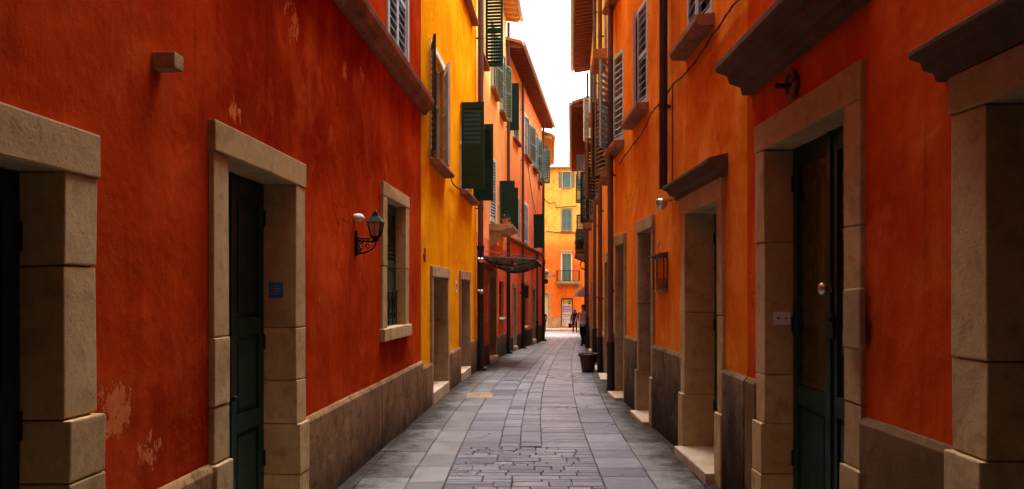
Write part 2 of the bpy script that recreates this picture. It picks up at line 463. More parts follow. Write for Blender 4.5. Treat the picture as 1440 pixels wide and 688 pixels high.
def leaf(W, mb, hs, ang, w, z0, z1, near, o0=.03, t=.035, style='louvre', pitch=.055, slat_mi=0, sh=None):
    """one shutter leaf hinged at hs; ang 0 = closed, 90 = straight out, 180 = folded back on the wall"""
    a = math.radians(ang); sg = 1 if near else -1
    ds, do = sg * math.cos(a), math.sin(a)
    ns, no = -do * sg, math.cos(a)       # thickness direction
    def Q(x, y, z): return W.P(hs + ds * x + ns * sg * y * sg, o0 + do * x + no * y, z)
    def bx(x0, x1, y0, y1, za, zb):
        mb.hexa([Q(x, y, z) for z in (za, zb) for (x, y) in ((x0, y0), (x1, y0), (x1, y1), (x0, y1))])
    fr = .055
    bx(0, fr, 0, t, z0, z1); bx(w - fr, w, 0, t, z0, z1)
    bx(fr, w - fr, 0, t, z0, z0 + fr * 1.5); bx(fr, w - fr, 0, t, z1 - fr, z1)
    zl = z0 + fr * 1.5; zh = z1 - fr
    if style == 'half':
        bx(fr, w - fr, .002, t - .002, z1 - fr * 2.2, z1 - fr)
        zh = z1 - fr * 1.8
        zm = z0 + (z1 - z0) * .50
        bx(fr, w - fr, 0, t, zm - .04, zm + .04)
        bx(fr, w - fr, .008, t - .008, zl, zm - .04)
        z3 = z0 + (z1 - z0) * .20
        bx(fr, w - fr, 0, t, z3 - .03, z3 + .03)
        bx(fr + .05, w - fr - .05, .003, t - .003, zl + .05, z3 - .08)
        bx(fr + .05, w - fr - .05, .003, t - .003, z3 + .08, zm - .09)
        zl = zm + .04
    elif style == 'solid':
        bx(fr, w - fr, .008, t - .008, zl, zh)
        bx(fr + .05, w - fr - .05, .003, t - .003, zl + .06, zh - .06)
        return
    elif (z1 - z0) > 1.0:
        zm = (z0 + z1) / 2; bx(fr, w - fr, 0, t, zm - .025, zm + .025)
    old = mb.cur; mb.cur = slat_mi
    hs_ = sh or (pitch * .5 if style == 'half' else pitch * .17 if pitch > .095 else pitch * .27)
    z = zl + pitch * .4
    while z < zh - pitch * .3:
        # tilted slat
        c = [Q(x, y, z + dz) for (dz0) in (0, .009) for (x, y, dz) in ((fr, t - .002, dz0 - hs_), (w - fr, t - .002, dz0 - hs_), (w - fr, .002, dz0 + hs_), (fr, .002, dz0 + hs_))]
        mb.hexa(c); z += pitch
    mb.cur = old


def window(W, root, s0, s1, z0, z1, opens, shut=None, mat=None, frame=None, sill=STONED, surround=None,
           style='louvre', pitch=.06, depth=.16, arch=0, sillp=.14, label=None, sill_h=.08, back=None):
    """building > window > pane, sill, shutter"""
    frame = frame or WHITE
    opens.append((s0, s1, z0, z1, depth))
    m = MB(); fw = .05; d0, d1 = -depth + .03, -depth + .08
    m.wbox(W, s0 + .002, s0 + fw, d0, d1, z0, z1); m.wbox(W, s1 - fw, s1 - .002, d0, d1, z0, z1)
    m.wbox(W, s0 + fw, s1 - fw, d0, d1, z0, z0 + fw); m.wbox(W, s0 + fw, s1 - fw, d0, d1, z1 - fw, z1 - .002)
    c = (s0 + s1) / 2; m.wbox(W, c - .03, c + .03, d0, d1 + .004, z0 + fw, z1 - fw)
    zc = z0 + (z1 - z0) * .62; m.wbox(W, s0 + fw, c - .03, d0 + .004, d1 - .004, zc - .015, zc + .015); m.wbox(W, c + .03, s1 - fw, d0 + .004, d1 - .004, zc - .015, zc + .015)
    win = m.build('window', frame, root, label=label)
    g = MB(); g.wbox(W, s0 + fw, s1 - fw, d0 + .01, d0 + .02, z0 + fw, z1 - fw); g.build('pane', back or GLASS, win)
    if sill is not None:
        g = MB(); g.prism([(-depth + .02, z0 - sill_h), (sillp - .03, z0 - sill_h), (sillp, z0 - sill_h * .6), (sillp, z0 - .012), (0, z0 + .006), (-depth + .02, z0 + .006)], W, s0 - .07, s1 + .07)
        g.build('sill', sill, win, bevel=.004, jitter=.003)
    if surround is not None:
        g = MB(); t = .10; p = .022
        g.wbox(W, s0 - t, s0 - .001, -.02, p, z0, z1 + t); g.wbox(W, s1 + .001, s1 + t, -.02, p, z0, z1 + t)
        g.wbox(W, s0 - .001, s1 + .001, -.02, p, z1 + .001, z1 + t)
        g.build('surround', surround, win, bevel=.004)
    if shut:
        w = (s1 - s0) / 2 - .004
        for k, a in enumerate(shut):
            if a is None: continue
            g = MB()
            wl = min(w, .43) if 40 < a < 140 else w
            leaf(W, g, s0 + .002 if k == 0 else s1 - .002, a, wl, z0 + .02, z1 - .02, k == 0, style=style, pitch=pitch,
                 o0=.03 if a > 20 else -.03 if depth < .2 else -.03)
            g.build('shutter', (mat[k] if isinstance(mat, tuple) else mat) or GREEN, win)
    return win


def doorway(W, root, s0, s1, zt, jw, lh, opens, sill_z, depth=.25, base_h=None, mat=STONE, leafm=GREEN, style='panel',
            joints=(), step=True, gaps=None, proud=.03, leaf_depth=None, stepm=STEP, stepo=.10):
    """building > door_frame (> threshold), door (> panes, handle)"""
    opens.append((s0, s1, -.55, zt, depth + .12))
    if gaps is not None: gaps.append((s0, s1))
    yb = W.P((s0 + s1) / 2, 0, 0).y; g0 = gz(yb)
    m = MB()
    for (a, b) in ((s0, s0 + jw), (s1 - jw, s1)):
        cuts = [g0 - .5] + [j for j in sorted(joints)] + [zt - lh]
        for i in range(len(cuts) - 1):
            pr = proud + random.uniform(-.004, .004); ex = 0
            if base_h and cuts[i + 1] <= base_h + .01: pr += .025; ex = .018
            out = (a - (ex if a == s0 else 0), b + (ex if a != s0 else 0))
            m.wbox(W, out[0], out[1], -depth, pr, cuts[i] + .0025, cuts[i + 1] - .0025)
    c = s0 + (s1 - s0) * .56
    for (a, b) in ((s0 - .01, c - .002), (c + .002, s1 + .01)):
        m.wbox(W, a, b, -depth, proud + .006 + random.uniform(0, .004), zt - lh, zt)
    fr = m.build('door_frame', mat, root, bevel=.008, jitter=.008)
    if step:
        t = MB(); t.wbox(W, s0 + jw - .03, s1 - jw + .03, -depth, stepo, g0 - .5, sill_z)
        t.build('threshold', stepm, fr, bevel=.012, jitter=.006)
    # leaves
    ld = leaf_depth or depth; a, b = s0 + jw + .002, s1 - jw - .002; z0, z1 = sill_z + .005, zt - lh - .002
    d = MB(); d1 = -ld + .045; d0 = -ld
    n = 2 if (b - a) > .75 else 1; w = (b - a) / n
    glz = MB()
    for k in range(n):
        x0, x1 = a + k * w + .003, a + (k + 1) * w - .003; st = .09
        hh = z1 - z0; zs = [z0 + .14, z0 + hh * .17, z0 + hh * .33, z1 - .13]
        d.wbox(W, x0, x0 + st, d0, d1, z0, z1); d.wbox(W, x1 - st, x1, d0, d1, z0, z1)
        if style == 'glazed':
            bands = [(zs[0], z0 + hh * .31), (z0 + hh * .36, zs[3])]
        else:
            bands = [(zs[0], z0 + hh * .28), (z0 + hh * .33, z0 + hh * .55), (z0 + hh * .60, zs[3])]
        prev = z0
        for (p, q) in bands:
            d.wbox(W, x0 + st, x1 - st, d0, d1, prev, p); prev = q
            if not (style == 'glazed' and p > z0 + hh * .3):
                d.wbox(W, x0 + st, x1 - st, d0 + .01, d1 - .02, p, q)
                d.wbox(W, x0 + st + .035, x1 - st - .035, d0 + .012, d1 - .008, p + .035, q - .035)
            else:
                glz.wbox(W, x0 + st, x1 - st, d0 + .015, d1 - .02, p, q)
        d.wbox(W, x0 + st, x1 - st, d0, d1, prev, z1)
    if n == 2: d.wbox(W, a + w - .025, a + w + .025, d1 + .001, d1 + .014, z0, z1)
    dr = d.build('door', leafm, root, bevel=.003)
    if glz.v: glz.build('door_panel', BRONZE, dr)
    for zz in (z0 + .35, (z0 + z1) / 2, z1 - .3):
        for x_ in (a, b):
            hg = MB(); hg.tube([W.P(x_ + (.008 if x_ == a else -.008), d1 + .006, zz), W.P(x_ + (.008 if x_ == a else -.008), d1 + .006, zz + .11)], .008, 6); hg.build('hinge', IRON, dr)
    return fr, dr, (a, b, z0, z1, d1)


def knob(W, parent, s, z, o, r, mat=CHROME, name='handle'):
    m = MB(); c = W.P(s, o, z)
    m.lathe(c, [(r * .55, 0), (r * .5, .02), (r * .45, .035), (r * .9, .045), (r, .06), (r * .85, .075), (r * .4, .085)], 16, W.n)
    return m.build(name, mat, parent, smooth=True)


def roof(W, root, z, over, depth=7, pitch=.32, mat=TILE, wood=WOOD, gut=GUT, s0=-.15, s1=None, raf=.42, gable=.0, flatedge=.10):
    s1 = W.L + .15 if s1 is None else s1
    rise = (depth / 2) * pitch; zo = z - over * pitch * .4
    m = MB()
    n = max(4, int((s1 - s0) / .09))
    top = []
    for i in range(n + 1):
        s = s0 + (s1 - s0) * i / n; b = .035 * math.cos(i * PI)
        top.append((s, b))
    th = .07
    for i in range(n):
        (a, ba), (b, bb) = top[i], top[i + 1]
        m.hexa([W.P(a, over, zo), W.P(b, over, zo), W.P(b, -depth / 2, z + rise), W.P(a, -depth / 2, z + rise),
                W.P(a, over, zo + th + ba), W.P(b, over, zo + th + bb), W.P(b, -depth / 2, z + rise + th + bb), W.P(a, -depth / 2, z + rise + th + ba)])
    m.hexa([W.P(s0, -depth / 2, z + rise), W.P(s1, -depth / 2, z + rise), W.P(s1, -depth - over, zo), W.P(s0, -depth - over, zo),
            W.P(s0, -depth / 2, z + rise + th), W.P(s1, -depth / 2, z + rise + th), W.P(s1, -depth - over, zo + th), W.P(s0, -depth - over, zo + th)])
    # gable infill
    r = m.build('roof', mat, root)
    for s in (0, W.L):
        g = MB(); g.quad([W.P(s, 0, z - .02), W.P(s, -depth, z - .02), W.P(s, -depth / 2, z + rise - .02)])
        g.build('gable', wood, r)
    g = MB(); s = s0 + .05
    while s < s1 - .05:
        g.hexa([W.P(a, o, zz + dz) for (dz) in (-.13, -.005) for (a, o, zz) in ((s, 0, z - .0), (s + .08, 0, z - .0), (s + .08, over - .03, zo + .0), (s, over - .03, zo + .0))])
        s += raf
    g.hexa([W.P(a, o, zz + dz) for dz in (-.02, 0) for (a, o, zz) in ((s0, 0, z - .002), (s1, 0, z - .002), (s1, over - .02, zo - .002), (s0, over - .02, zo - .002))])
    g.build('eave_boards', wood, r)
    g = MB(); g.tube([W.P(s0, over + .05, zo + .0), W.P(s1, over + .05, zo + .0)], .065, 10)
    g.build('gutter', gut, r)
    return r


def pipe(W, root, s, z0, z1, r=.045, o=.085, mat=PIPE, low=None, lowz=0, kick=True):
    m = MB()
    m.tube([W.P(s, o, z1), W.P(s, o, z0 if low is None else lowz)], r, 12)
    z = (z0 if low is None else lowz) + .9
    while z < z1 - .2:
        m.tube([W.P(s, o, z), W.P(s, o, z + .035)], r + .008, 12); m.wbox(W, s - .012, s + .012, 0, o - r + .01, z, z + .03); z += 1.9
    p = m.build('drainpipe', mat, root, smooth=False)
    if low is not None:
        g = MB(); g.tube([W.P(s, o, z0 + .05), W.P(s, o, lowz + .05)], r + .013, 12)
        g.tube([W.P(s, o, lowz + .02), W.P(s, o, lowz + .08)], r + .024, 12)
        g.tube([W.P(s, o, z0 - .1), W.P(s, o, z0 + .12)], r + .022, 12)
        if kick: g.tube([W.P(s, o, z0 + .12), W.P(s, o + .03, z0 + .05), W.P(s, o + .13, z0 + .03)], r, 10)
        g.build('pipe_shoe', low, p)
    return p


def hood(W, root, s0, s1, z0, proj, h, mat=CORN, name='door_hood'):
    m = MB()
    p = [(-.02, z0), (proj * .25, z0), (proj * .32, z0 + h * .22), (proj * .62, z0 + h * .30), (proj * .68, z0 + h * .52),
         (proj * .96, z0 + h * .62), (proj, z0 + h * .70), (proj, z0 + h * .86), (proj * .9, z0 + h * .9), (-.02, z0 + h * 1.15)]
    m.prism(p, W, s0, s1)
    return m.build(name, mat, root, bevel=.004, jitter=.006)


def building(name, W, label):
    mid = W.P(0, 0, gz(W.p0.y))
    return tag(empty(name, mid), label, 'house')


# ================================================================== LEFT SIDE
lx = lambda y: -1.92 + .0636 * y
# ---- L1 red house
W = Wall((lx(-11), -11), (lx(10.67), 10.67), (0, 0)); WL1 = W
r = building('town_house', W, 'dark red plastered house at the left foreground with stone framed doors and a lamp')
S = W.s_of; ops = []; gp = []
fr, dr, q = doorway(W, r, W.s_of(127) - 1.45, S(127), 2.29, .21, .18, ops, .06, .19, base_h=1.16, leafm=BLUEG, joints=(.92, 1.16, 1.75), gaps=gp, mat=STONE)
knob(W, dr, q[0] + .75, 1.05, q[4], .02)
fr, dr, q = doorway(W, r, S(294), S(424), 2.59, .20, .17, ops, .06, .25, base_h=.72, leafm=GREEN, joints=(.35, .71, 1.02, 1.4), gaps=gp)
knob(W, dr, (q[0] + q[1]) / 2 - .09, .98, q[4], .018, IRON)
g = MB(); g.wbox(W, (q[0] + q[1]) / 2 - .11, (q[0] + q[1]) / 2 - .07, q[4], q[4] + .006, .6, .72); g.build('lock_plate', IRON, dr)
# second-hand doors behind the viewer keep the wall real from other positions
fr, dr, q = doorway(W, r, 3.0, 4.3, 2.45, .2, .18, ops, .06, .25, base_h=.72, leafm=BROWNP, joints=(.71, 1.4), gaps=gp)
# lower window with stone frame, half hidden green shutter and scroll grille
s0, s1 = S(541), S(567.5); z0, z1 = 1.26, 2.68
ops.append((S(535.4), S(572), 1.12, 2.83, .17))
m = MB()
for (a, b) in ((S(535.4), s0), (s1, S(572))):
    m.wbox(W, a, b, -.155, .028, 1.262, 1.93); m.wbox(W, a, b, -.155, .031, 1.935, z1)
m.wbox(W, S(535.4) - .01, S(572) + .01, -.155, .034, z1 + .002, 2.83)
win = m.build('window_frame', STONE, r, bevel=.008, jitter=.006)
g = MB(); g.wbox(W, S(534), S(573), -.155, .06, 1.12, 1.26); g.build('sill', STONE, win, bevel=.01, jitter=.006)
g = MB(); leaf(W, g, s0 + .003, 0, (s1 - s0) / 2 - .004, z0 + .003, z1 - .003, True, o0=-.13, style='half', pitch=.05); g.build('shutter', GREENM, win)
g = MB(); leaf(W, g, s1 - .003, 0, (s1 - s0) / 2 - .004, z0 + .003, z1 - .003, False, o0=-.13, style='half', pitch=.05); g.build('shutter', GREENM, win)
g = MB()
for k in range(5):
    s = s0 + .08 + k * (s1 - s0 - .16) / 4; g.tube([W.P(s, -.07, z0 + .01), W.P(s, -.07, z0 + .40)], .006, 6)
for k in range(4):
    for zc in (z0 + .12, z0 + .30):
        c = s0 + .08 + (k + .5) * (s1 - s0 - .16) / 4
        g.tube([W.P(c + math.cos(t) * .07 * (1 - i / 16), -.07, zc + math.sin(t) * .07 * (1 - i / 16)) for i, t in enumerate([j * .7 for j in range(12)])], .005, 5)
g.tube([W.P(s0 + .02, -.07, z0 + .4), W.P(s1 - .02, -.07, z0 + .4)], .008, 6)
g.build('grille', IRON, win)
# upper window, closed pale shutters
window(W, r, S(546), S(571), 4.42, 5.85, ops, (0, 0), PALE, PALE, sill=None, surround=PALE, pitch=.10, depth=.12)
window(W, r, S(430), S(470), 4.42, 5.85, ops, (0, 0), PALE, PALE, sill=None, surround=PALE, pitch=.10, depth=.12)
for y_ in (2.2, -2.5):
    window(W, r, y_ + 11, y_ + 12, 4.42, 5.85, ops, (0, 0), PALE, PALE, sill=None, surround=PALE, pitch=.10, depth=.12)
for u_ in ((546, 571), (430, 470)):
    window(W, r, S(u_[0]), S(u_[1]), 7.8, 9.3, ops, (0, 0), PALE, PALE, pitch=.07, depth=.12)
facade(W, r, RED, 13.6, ops)
plinth(W, r, PLIN, .71, gp)
m = MB()
p = [(-.02, 4.10), (.05, 4.10), (.07, 4.15), (.12, 4.17), (.15, 4.24), (.16, 4.30), (.13, 4.32), (-.02, 4.37)]
m.prism(p, W, 0, W.L + .16)
m.build('string_course', STONED, r, bevel=.004, jitter=.006)
m = MB(); m.wbox(W, S(213), S(227), 0, .11, 2.70, 2.775); m.build('corbel_stone', STONE2, r, bevel=.006, jitter=.004)
roof(W, r, 13.6, .7)

# ---- L2 yellow house
W = Wall((lx(10.67), 10.67), (lx(17.55), 17.55), (0, 12)); WL2 = W; S = W.s_of
r = building('town_house', W, 'golden yellow house between the dark red and the peach houses')
ops = []; gp = []
doorway(W, r, S(605), S(629.5), 2.04, .13, .16, ops, .17, .55, mat=STONE2, leafm=WOODD, joints=(.62, 1.2), gaps=gp, stepo=.045)
fr, dr, q = doorway(W, r, S(645.6), S(660), 2.05, .11, .16, ops, .12, .5, mat=STONE2, leafm=STONE2, joints=(.6,), gaps=gp, stepo=.045)
window(W, r, S(606), S(625), 3.60, 5.25, ops, (167, 16), (GREEN, WHITE), WHITE, sill=STONED, pitch=.09, sillp=.16, surround=WHITE)
window(W, r, S(647), S(663.5), 3.58, 5.25, ops, (92, 84), GREEN, WHITE, sill=STONED, style='half', pitch=.085, sillp=.16)
window(W, r, S(647), S(664), 7.45, 9.0, ops, (0, 0), GREEN, WHITE, sill=STONED, pitch=.08)
window(W, r, S(606), S(625), 7.45, 9.0, ops, (0, 0), GREEN, WHITE, sill=STONED, pitch=.08)
facade(W, r, YEL, 10.9, ops)
plinth(W, r, PLIN, .62, gp)
pipe(W, r, S(669.3) - .05, gz(17.5), 10.7, low=PIPED, lowz=2.6, r=.062, o=.11)
roof(W, r, 10.9, .5)

# ---- L3 peach house
W = Wall((lx(17.55), 17.55), (-.19, 25.5), (1, 18)); WL3 = W; S = W.s_of
r = building('town_house', W, 'peach house with salmon ground floor behind the twiggy canopy')
ops = []; gp = []
a0, a1 = S(673.2), S(680)
window(W, r, a0, a1, 1.02, 2.1, ops, None, None, WOODD, sill=STONE2, sillp=.09, depth=.2)
arches = [(a0, a1, 2.1, .3, .2)]
doorway(W, r, S(686.5), S(697), 2.2, .14, .18, ops, -.10, .6, mat=STONE2, leafm=WOODD, gaps=gp, joints=(.5,))
window(W, r, S(702), S(708.3), .86, 1.98, ops, None, None, WOODD, sill=STONE2, sillp=.09, surround=None)
# second floor
window(W, r, S(672.8), S(681), 7.15, 8.95, ops, (4, 88), (WHITE, GREEN), WHITE, sill=STONED, pitch=.08)
window(W, r, S(690.2), S(697), 7.1, 8.9, ops, (5, 168), GREEN2, WHITE, sill=STONED, pitch=.08)
window(W, r, S(702.5), S(707.5), 7.05, 8.8, ops, (12, 160), GREEN2, WHITE, sill=STONED, pitch=.08)
# first floor
window(W, r, S(688.8), S(696.8), 3.5, 5.2, ops, (6, 6), PALE, WHITE, sill=None, pitch=.08, surround=WHITE)
window(W, r, S(702), S(708), 3.46, 4.95, ops, (88, 98), GREEN, WHITE, sill=STONED, style='solid')
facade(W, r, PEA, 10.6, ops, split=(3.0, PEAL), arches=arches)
plinth(W, r, PLIN, .36, gp)
b = MB(); sa, sb = S(688), S(699.5)
b.prism([(-.02, 3.25), (.34, 3.25), (.44, 3.30), (.56, 3.32), (.60, 3.36), (.60, 3.42), (-.02, 3.43)], W, sa, sb)
bal = b.build('balcony', STONE2, r, bevel=.006, jitter=.01)
for s_ in (sa + .06,):
    b = MB(); b.prism([(-.02, 3.249)] + [(.30 * math.cos(t), 3.249 - .42 * math.sin(t) * (1 - .35 * math.cos(t))) for t in [i * PI / 20 for i in range(11)]], W, s_, s_ + .3)
    b.build('corbel', STONE2, bal)
pipe(W, r, W.L - .10, gz(25.4), 10.4, low=PIPED, lowz=2.3, r=.05)
roof(W, r, 10.6, .45, wood=WOODL)

# ---- L4 coral house
W = Wall((-.19, 25.5), (1.46, 38.0), (2, 26)); WL4 = W; S = W.s_of
r = building('town_house', W, 'coral orange house with the red tiled eave and grey gutter, beyond the peach house')
ops = []; gp = []
doorway(W, r, S(720.6), S(725.4), 1.95, .12, .15, ops, -.25, .2, mat=STONE2, leafm=GREEN2, gaps=gp)
window(W, r, S(735), S(741.5), .3, 1.95, ops, None, None, WOODD, sill=STONE2, surround=STONE2, sillp=.12)
doorway(W, r, S(747.6), S(752), 1.9, .15, .15, ops, -.4, .25, mat=STONE2, leafm=BLUEG, gaps=gp)
for (ua, ub, sh) in ((721.5, 729, (6, 8)), (737.3, 744.3, (6, 170)), (748.7, 753.7, (14, 165))):
    window(W, r, S(ua), S(ub), 7.05, 8.6, ops, sh, GREEN2, WHITE, sill=STONED, pitch=.08, surround=WHITE if ua < 745 else None)
window(W, r, S(756.6), S(760.0), 6.8, 8.4, ops, (85, 95), GREEN2, WHITE, sill=STONED, pitch=.08)
window(W, r, S(714.6), S(718.4), 7.0, 8.6, ops, (86, None), GREEN, WHITE, sill=None, style='half', pitch=.08)
window(W, r, S(726.6), S(731.2), 3.55, 5.1, ops, (5, 5), PALE, WHITE, sill=None, pitch=.08)
window(W, r, S(735.2), S(742), 3.55, 5.1, ops, (5, 5), PALE, WHITE, sill=None, pitch=.08, surround=WHITE)
window(W, r, S(750), S(755), 3.55, 5.05, ops, (90, None), GREEN, WHITE, sill=None, style='solid')
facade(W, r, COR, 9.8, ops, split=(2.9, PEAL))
plinth(W, r, PLIN, .12, gp)
b = MB(); b.prism([(-.02, 3.36), (.08, 3.38), (.12, 3.44), (.12, 3.49), (-.02, 3.52)], W, .3, W.L - .2); b.build('string_course', STONED, r, bevel=.004)
pipe(W, r, S(732.3), gz(29.4), 9.6, low=PIPED, lowz=1.9, r=.05)
pipe(W, r, S(752.8), gz(35), 3.4, low=PIPED, lowz=0.3, r=.045, kick=False)
pipe(W, r, W.L - .12, gz(38), 9.6, low=PIPED, lowz=3, r=.055)
roof(W, r, 9.75, .55, raf=.3)

# ---- L5 small house past the coral one
W = Wall((1.50, 38.15), (1.86, 46), (4, 40)); S = W.s_of
r = building('town_house', W, 'narrow amber house peeking out past the far end of the coral house')
ops = []
window(W, r, 1.5, 2.5, 3.3, 4.8, ops, (0, 0), GREEN2, WHITE); window(W, r, 4.8, 5.8, 3.3, 4.8, ops, (0, 0), GREEN2, WHITE)
facade(W, r, YEL2, 9.3, ops); roof(W, r, 9.3, .5, wood=WOODL)

# ================================================================== RIGHT SIDE
rx = lambda y: 1.9 - .01545 * y
# ---- R1 red-orange house
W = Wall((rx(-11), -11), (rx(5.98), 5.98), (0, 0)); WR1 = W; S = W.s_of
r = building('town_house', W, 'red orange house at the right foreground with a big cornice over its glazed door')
ops = []; gp = []
fr, dr, q = doorway(W, r, S(1217), S(1067), 2.86, .20, .20, ops, .07, .22, base_h=.72, leafm=GREEN, style='glazed', joints=(.36, .72, 1.06, 2.0), gaps=gp, proud=.025)
kc = (q[0] + q[1]) / 2
knob(W, dr, kc - .05, 1.67, q[4] + .012, .042)
g = MB(); g.wbox(W, kc - .075, kc - .03, q[4] + .013, q[4] + .02, 1.36, 1.52); g.lathe(W.P(kc - .052, q[4] + .02, 1.48), [(.012, 0), (.016, .012), (.006, .02)], 10, W.n); g.build('lock', IRON, dr)
g = MB(); g.wbox(W, S(1226), S(1201), .026, .062, 1.35, 1.67); g.build('jamb_block', STONE2, fr, bevel=.012, jitter=.01)
hood(W, r, 15.0, 16.93, 3.14, .27, .27)
fr, dr, q = doorway(W, r, S(1347) - 1.5, S(1347), 2.54, .235, .16, ops, .07, .3, base_h=1.0, leafm=GREEN, joints=(.5, 1.0, 1.38), gaps=gp, proud=.03)
hood(W, r, S(1347) - 1.6, S(1347) + .09, 2.545, .16, .15)
fr, dr, q = doorway(W, r, 4.0, 5.3, 2.54, .2, .16, ops, .07, .3, base_h=1.0, leafm=BLUEG, joints=(1.0, 1.38), gaps=gp)
for y_ in (0.5, 3.6, -4):
    window(W, r, y_ + 11, y_ + 12, 4.5, 6.0, ops, (0, 0), PALE, PALE, sill=STONED, pitch=.07, depth=.12)
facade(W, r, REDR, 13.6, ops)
plinth(W, r, stone('brown_plinth', srgb(108, 82, 54), srgb(74, 55, 38), srgb(126, 100, 70), .5, off=29, grime_z=(-.4, .35)), 1.0, gp)
roof(W, r, 13.6, .7)

# ---- R2 orange house
W = Wall((rx(6.0), 6.0), (rx(13.0), 13.0), (0, 7)); WR2 = W; S = W.s_of
r = building('town_house', W, 'bright orange house on the right with a damp dark plinth and pale shutters upstairs')
ops = []; gp = []
fr, dr, q = doorway(W, r, S(1020), S(961), 2.62, .17, .18, ops, .09, .32, base_h=.62, leafm=GREEN, joints=(.62, 1.45), gaps=gp, stepo=.13)
hood(W, r, S(1024), S(954), 2.622, .17, .17)
doorway(W, r, S(921), S(898), 2.61, .13, .16, ops, .05, .33, base_h=.6, leafm=BLUEG, mat=STONE2, joints=(.6, 1.5), gaps=gp, stepo=.14)
doorway(W, r, S(881), S(866.5), 2.55, .12, .16, ops, .05, .33, base_h=None, leafm=WOODD, mat=STONE2, joints=(.9,), gaps=gp, stepo=.16)
window(W, r, S(1002), S(967), 4.12, 5.75, ops, (3, 3), PALE, PALE, sill=STONED, pitch=.10, sillp=.17, sill_h=.11)
window(W, r, S(911), S(891), 4.08, 5.48, ops, (4, 10), PALE, PALE, sill=STONED, pitch=.10, sillp=.17, sill_h=.11)
window(W, r, S(877), S(863.8), 3.98, 5.42, ops, (10, 30), (PALE, PALE), PALE, sill=STONED, pitch=.10, sillp=.17, sill_h=.11)
window(W, r, S(872), S(861.5), 6.42, 7.9, ops, (0, 0), PALE, PALE, sill=STONED, pitch=.08, sillp=.17)
window(W, r, S(911), S(891), 7.3, 8.8, ops, (0, 0), PALE, PALE, sill=STONED, pitch=.08, sillp=.17)
window(W, r, S(1002), S(967), 7.3, 8.8, ops, (0, 0), PALE, PALE, sill=STONED, pitch=.08, sillp=.17)
facade(W, r, ORG, 11.2, ops)
plinth(W, r, PLINR, 1.0, gp)
pipe(W, r, S(943), 2.80, 11, r=.047, o=.08, mat=PIPED)
pipe(W, r, W.L - .2, 0, 11, r=.047, o=.09, low=PIPED, lowz=.75, kick=False)
roof(W, r, 11.2, .55)

# ---- R3 deep orange house, R4 yellow gabled one, R5 low far one
rx2 = lambda y: 1.70 + .075 * (y - 13)
W = Wall((rx2(13.02), 13.02), (rx2(20.5), 20.5), (0, 14)); S = W.s_of
r = building('town_house', W, 'orange house on the right just beyond the lower drainpipe, with brown shutters upstairs')
ops = []; gp = []
doorway(W, r, 1.7, 3.1, 2.4, .14, .18, ops, .0, .4, mat=STONE2, leafm=WOODD, gaps=gp, stepo=.16)
doorway(W, r, 4.6, 5.9, 2.2, .14, .18, ops, -.1, .4, mat=STONE2, leafm=WOODD, gaps=gp, stepo=.16)
window(W, r, 1.5, 2.5, 3.85, 5.35, ops, (24, 34), BROWNP, BROWNP, sill=STONED, pitch=.08, sillp=.17)
window(W, r, 5.0, 6.0, 3.85, 5.35, ops, (16, 36), BROWNP, BROWNP, sill=STONED, pitch=.08, sillp=.17)
window(W, r, 2.6, 3.6, 6.5, 7.9, ops, (0, 0), GREEN2, WHITE, sill=STONED, pitch=.08, sillp=.28, sill_h=.2)
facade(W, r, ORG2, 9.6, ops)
plinth(W, r, PLIN, .75, gp)
pipe(W, r, 4.0, gz(17), 9.6, low=PIPED, lowz=.6, kick=False)
roof(W, r, 9.6, .2)
W = Wall((rx2(20.55), 20.55), (rx2(30), 30), (0, 21)); S = W.s_of; WR4 = W
r = building('town_house', W, 'tall amber house on the right whose brown raftered eave juts into the sky')
ops = []; gp = []
doorway(W, r, 2.0, 3.3, 2.0, .14, .18, ops, -.2, .3, mat=STONE2, leafm=GREEN, gaps=gp)
doorway(W, r, 5.2, 6.6, 2.0, .14, .18, ops, -.3, .3, mat=STONE2, leafm=WOODD, gaps=gp)
window(W, r, 1.0, 2.0, 6.6, 8.1, ops, (12, 20), GREEN2, WHITE, sill=STONED, pitch=.08, sillp=.22, sill_h=.2)
window(W, r, 4.6, 5.6, 6.6, 8.1, ops, (15, 30), WHITE, WHITE, sill=STONED, pitch=.08, sillp=.22, sill_h=.2)
window(W, r, 3.0, 3.9, 3.9, 5.5, ops, (20, 30), BROWNP, WHITE, sill=STONED, pitch=.08)
window(W, r, 6.4, 7.2, 4.05, 5.85, ops, (60, 50), GREEN, WHITE, sill=STONED, pitch=.08, sillp=.3, sill_h=.22)
facade(W, r, YEL2, 10.25, ops, split=(5.9, ORG2))
plinth(W, r, PLIN, .45, gp)
pipe(W, r, .3, gz(21), 10, low=PIPED, lowz=.6, kick=False)
pipe(W, r, W.L - .2, gz(30), 10, low=PIPED, lowz=.6, kick=False)
roof(W, r, 10.3, .62, raf=.3)
W = Wall((rx2(30.05), 30.05), (rx2(46), 46), (0, 31)); S = W.s_of; WR5 = W
r = building('town_house', W, 'lower orange house at the far right end of the street with red raftered eave')
ops = []; gp = []
doorway(W, r, 1.2, 2.5, 1.7, .14, .16, ops, -.45, .3, mat=STONE2, leafm=WOODD, gaps=gp)
doorway(W, r, 8.2, 9.6, 1.6, .14, .16, ops, -.7, .3, mat=STONE2, leafm=WOODD, gaps=gp)
window(W, r, 4.6, 5.5, 3.3, 5.2, ops, (0, 88), GREEN2, WHITE, sill=None)
window(W, r, 10, 11, 3.4, 4.9, ops, (85, 85), GREEN2, WHITE, sill=STONED)
window(W, r, 4.2, 5.2, 6.3, 7.7, ops, (85, 0), GREEN2, WHITE, sill=STONED)
window(W, r, 10, 11, 6.3, 7.7, ops, (85, 85), GREEN2, WHITE, sill=STONED)
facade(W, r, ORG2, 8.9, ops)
plinth(W, r, PLIN, .1, gp)
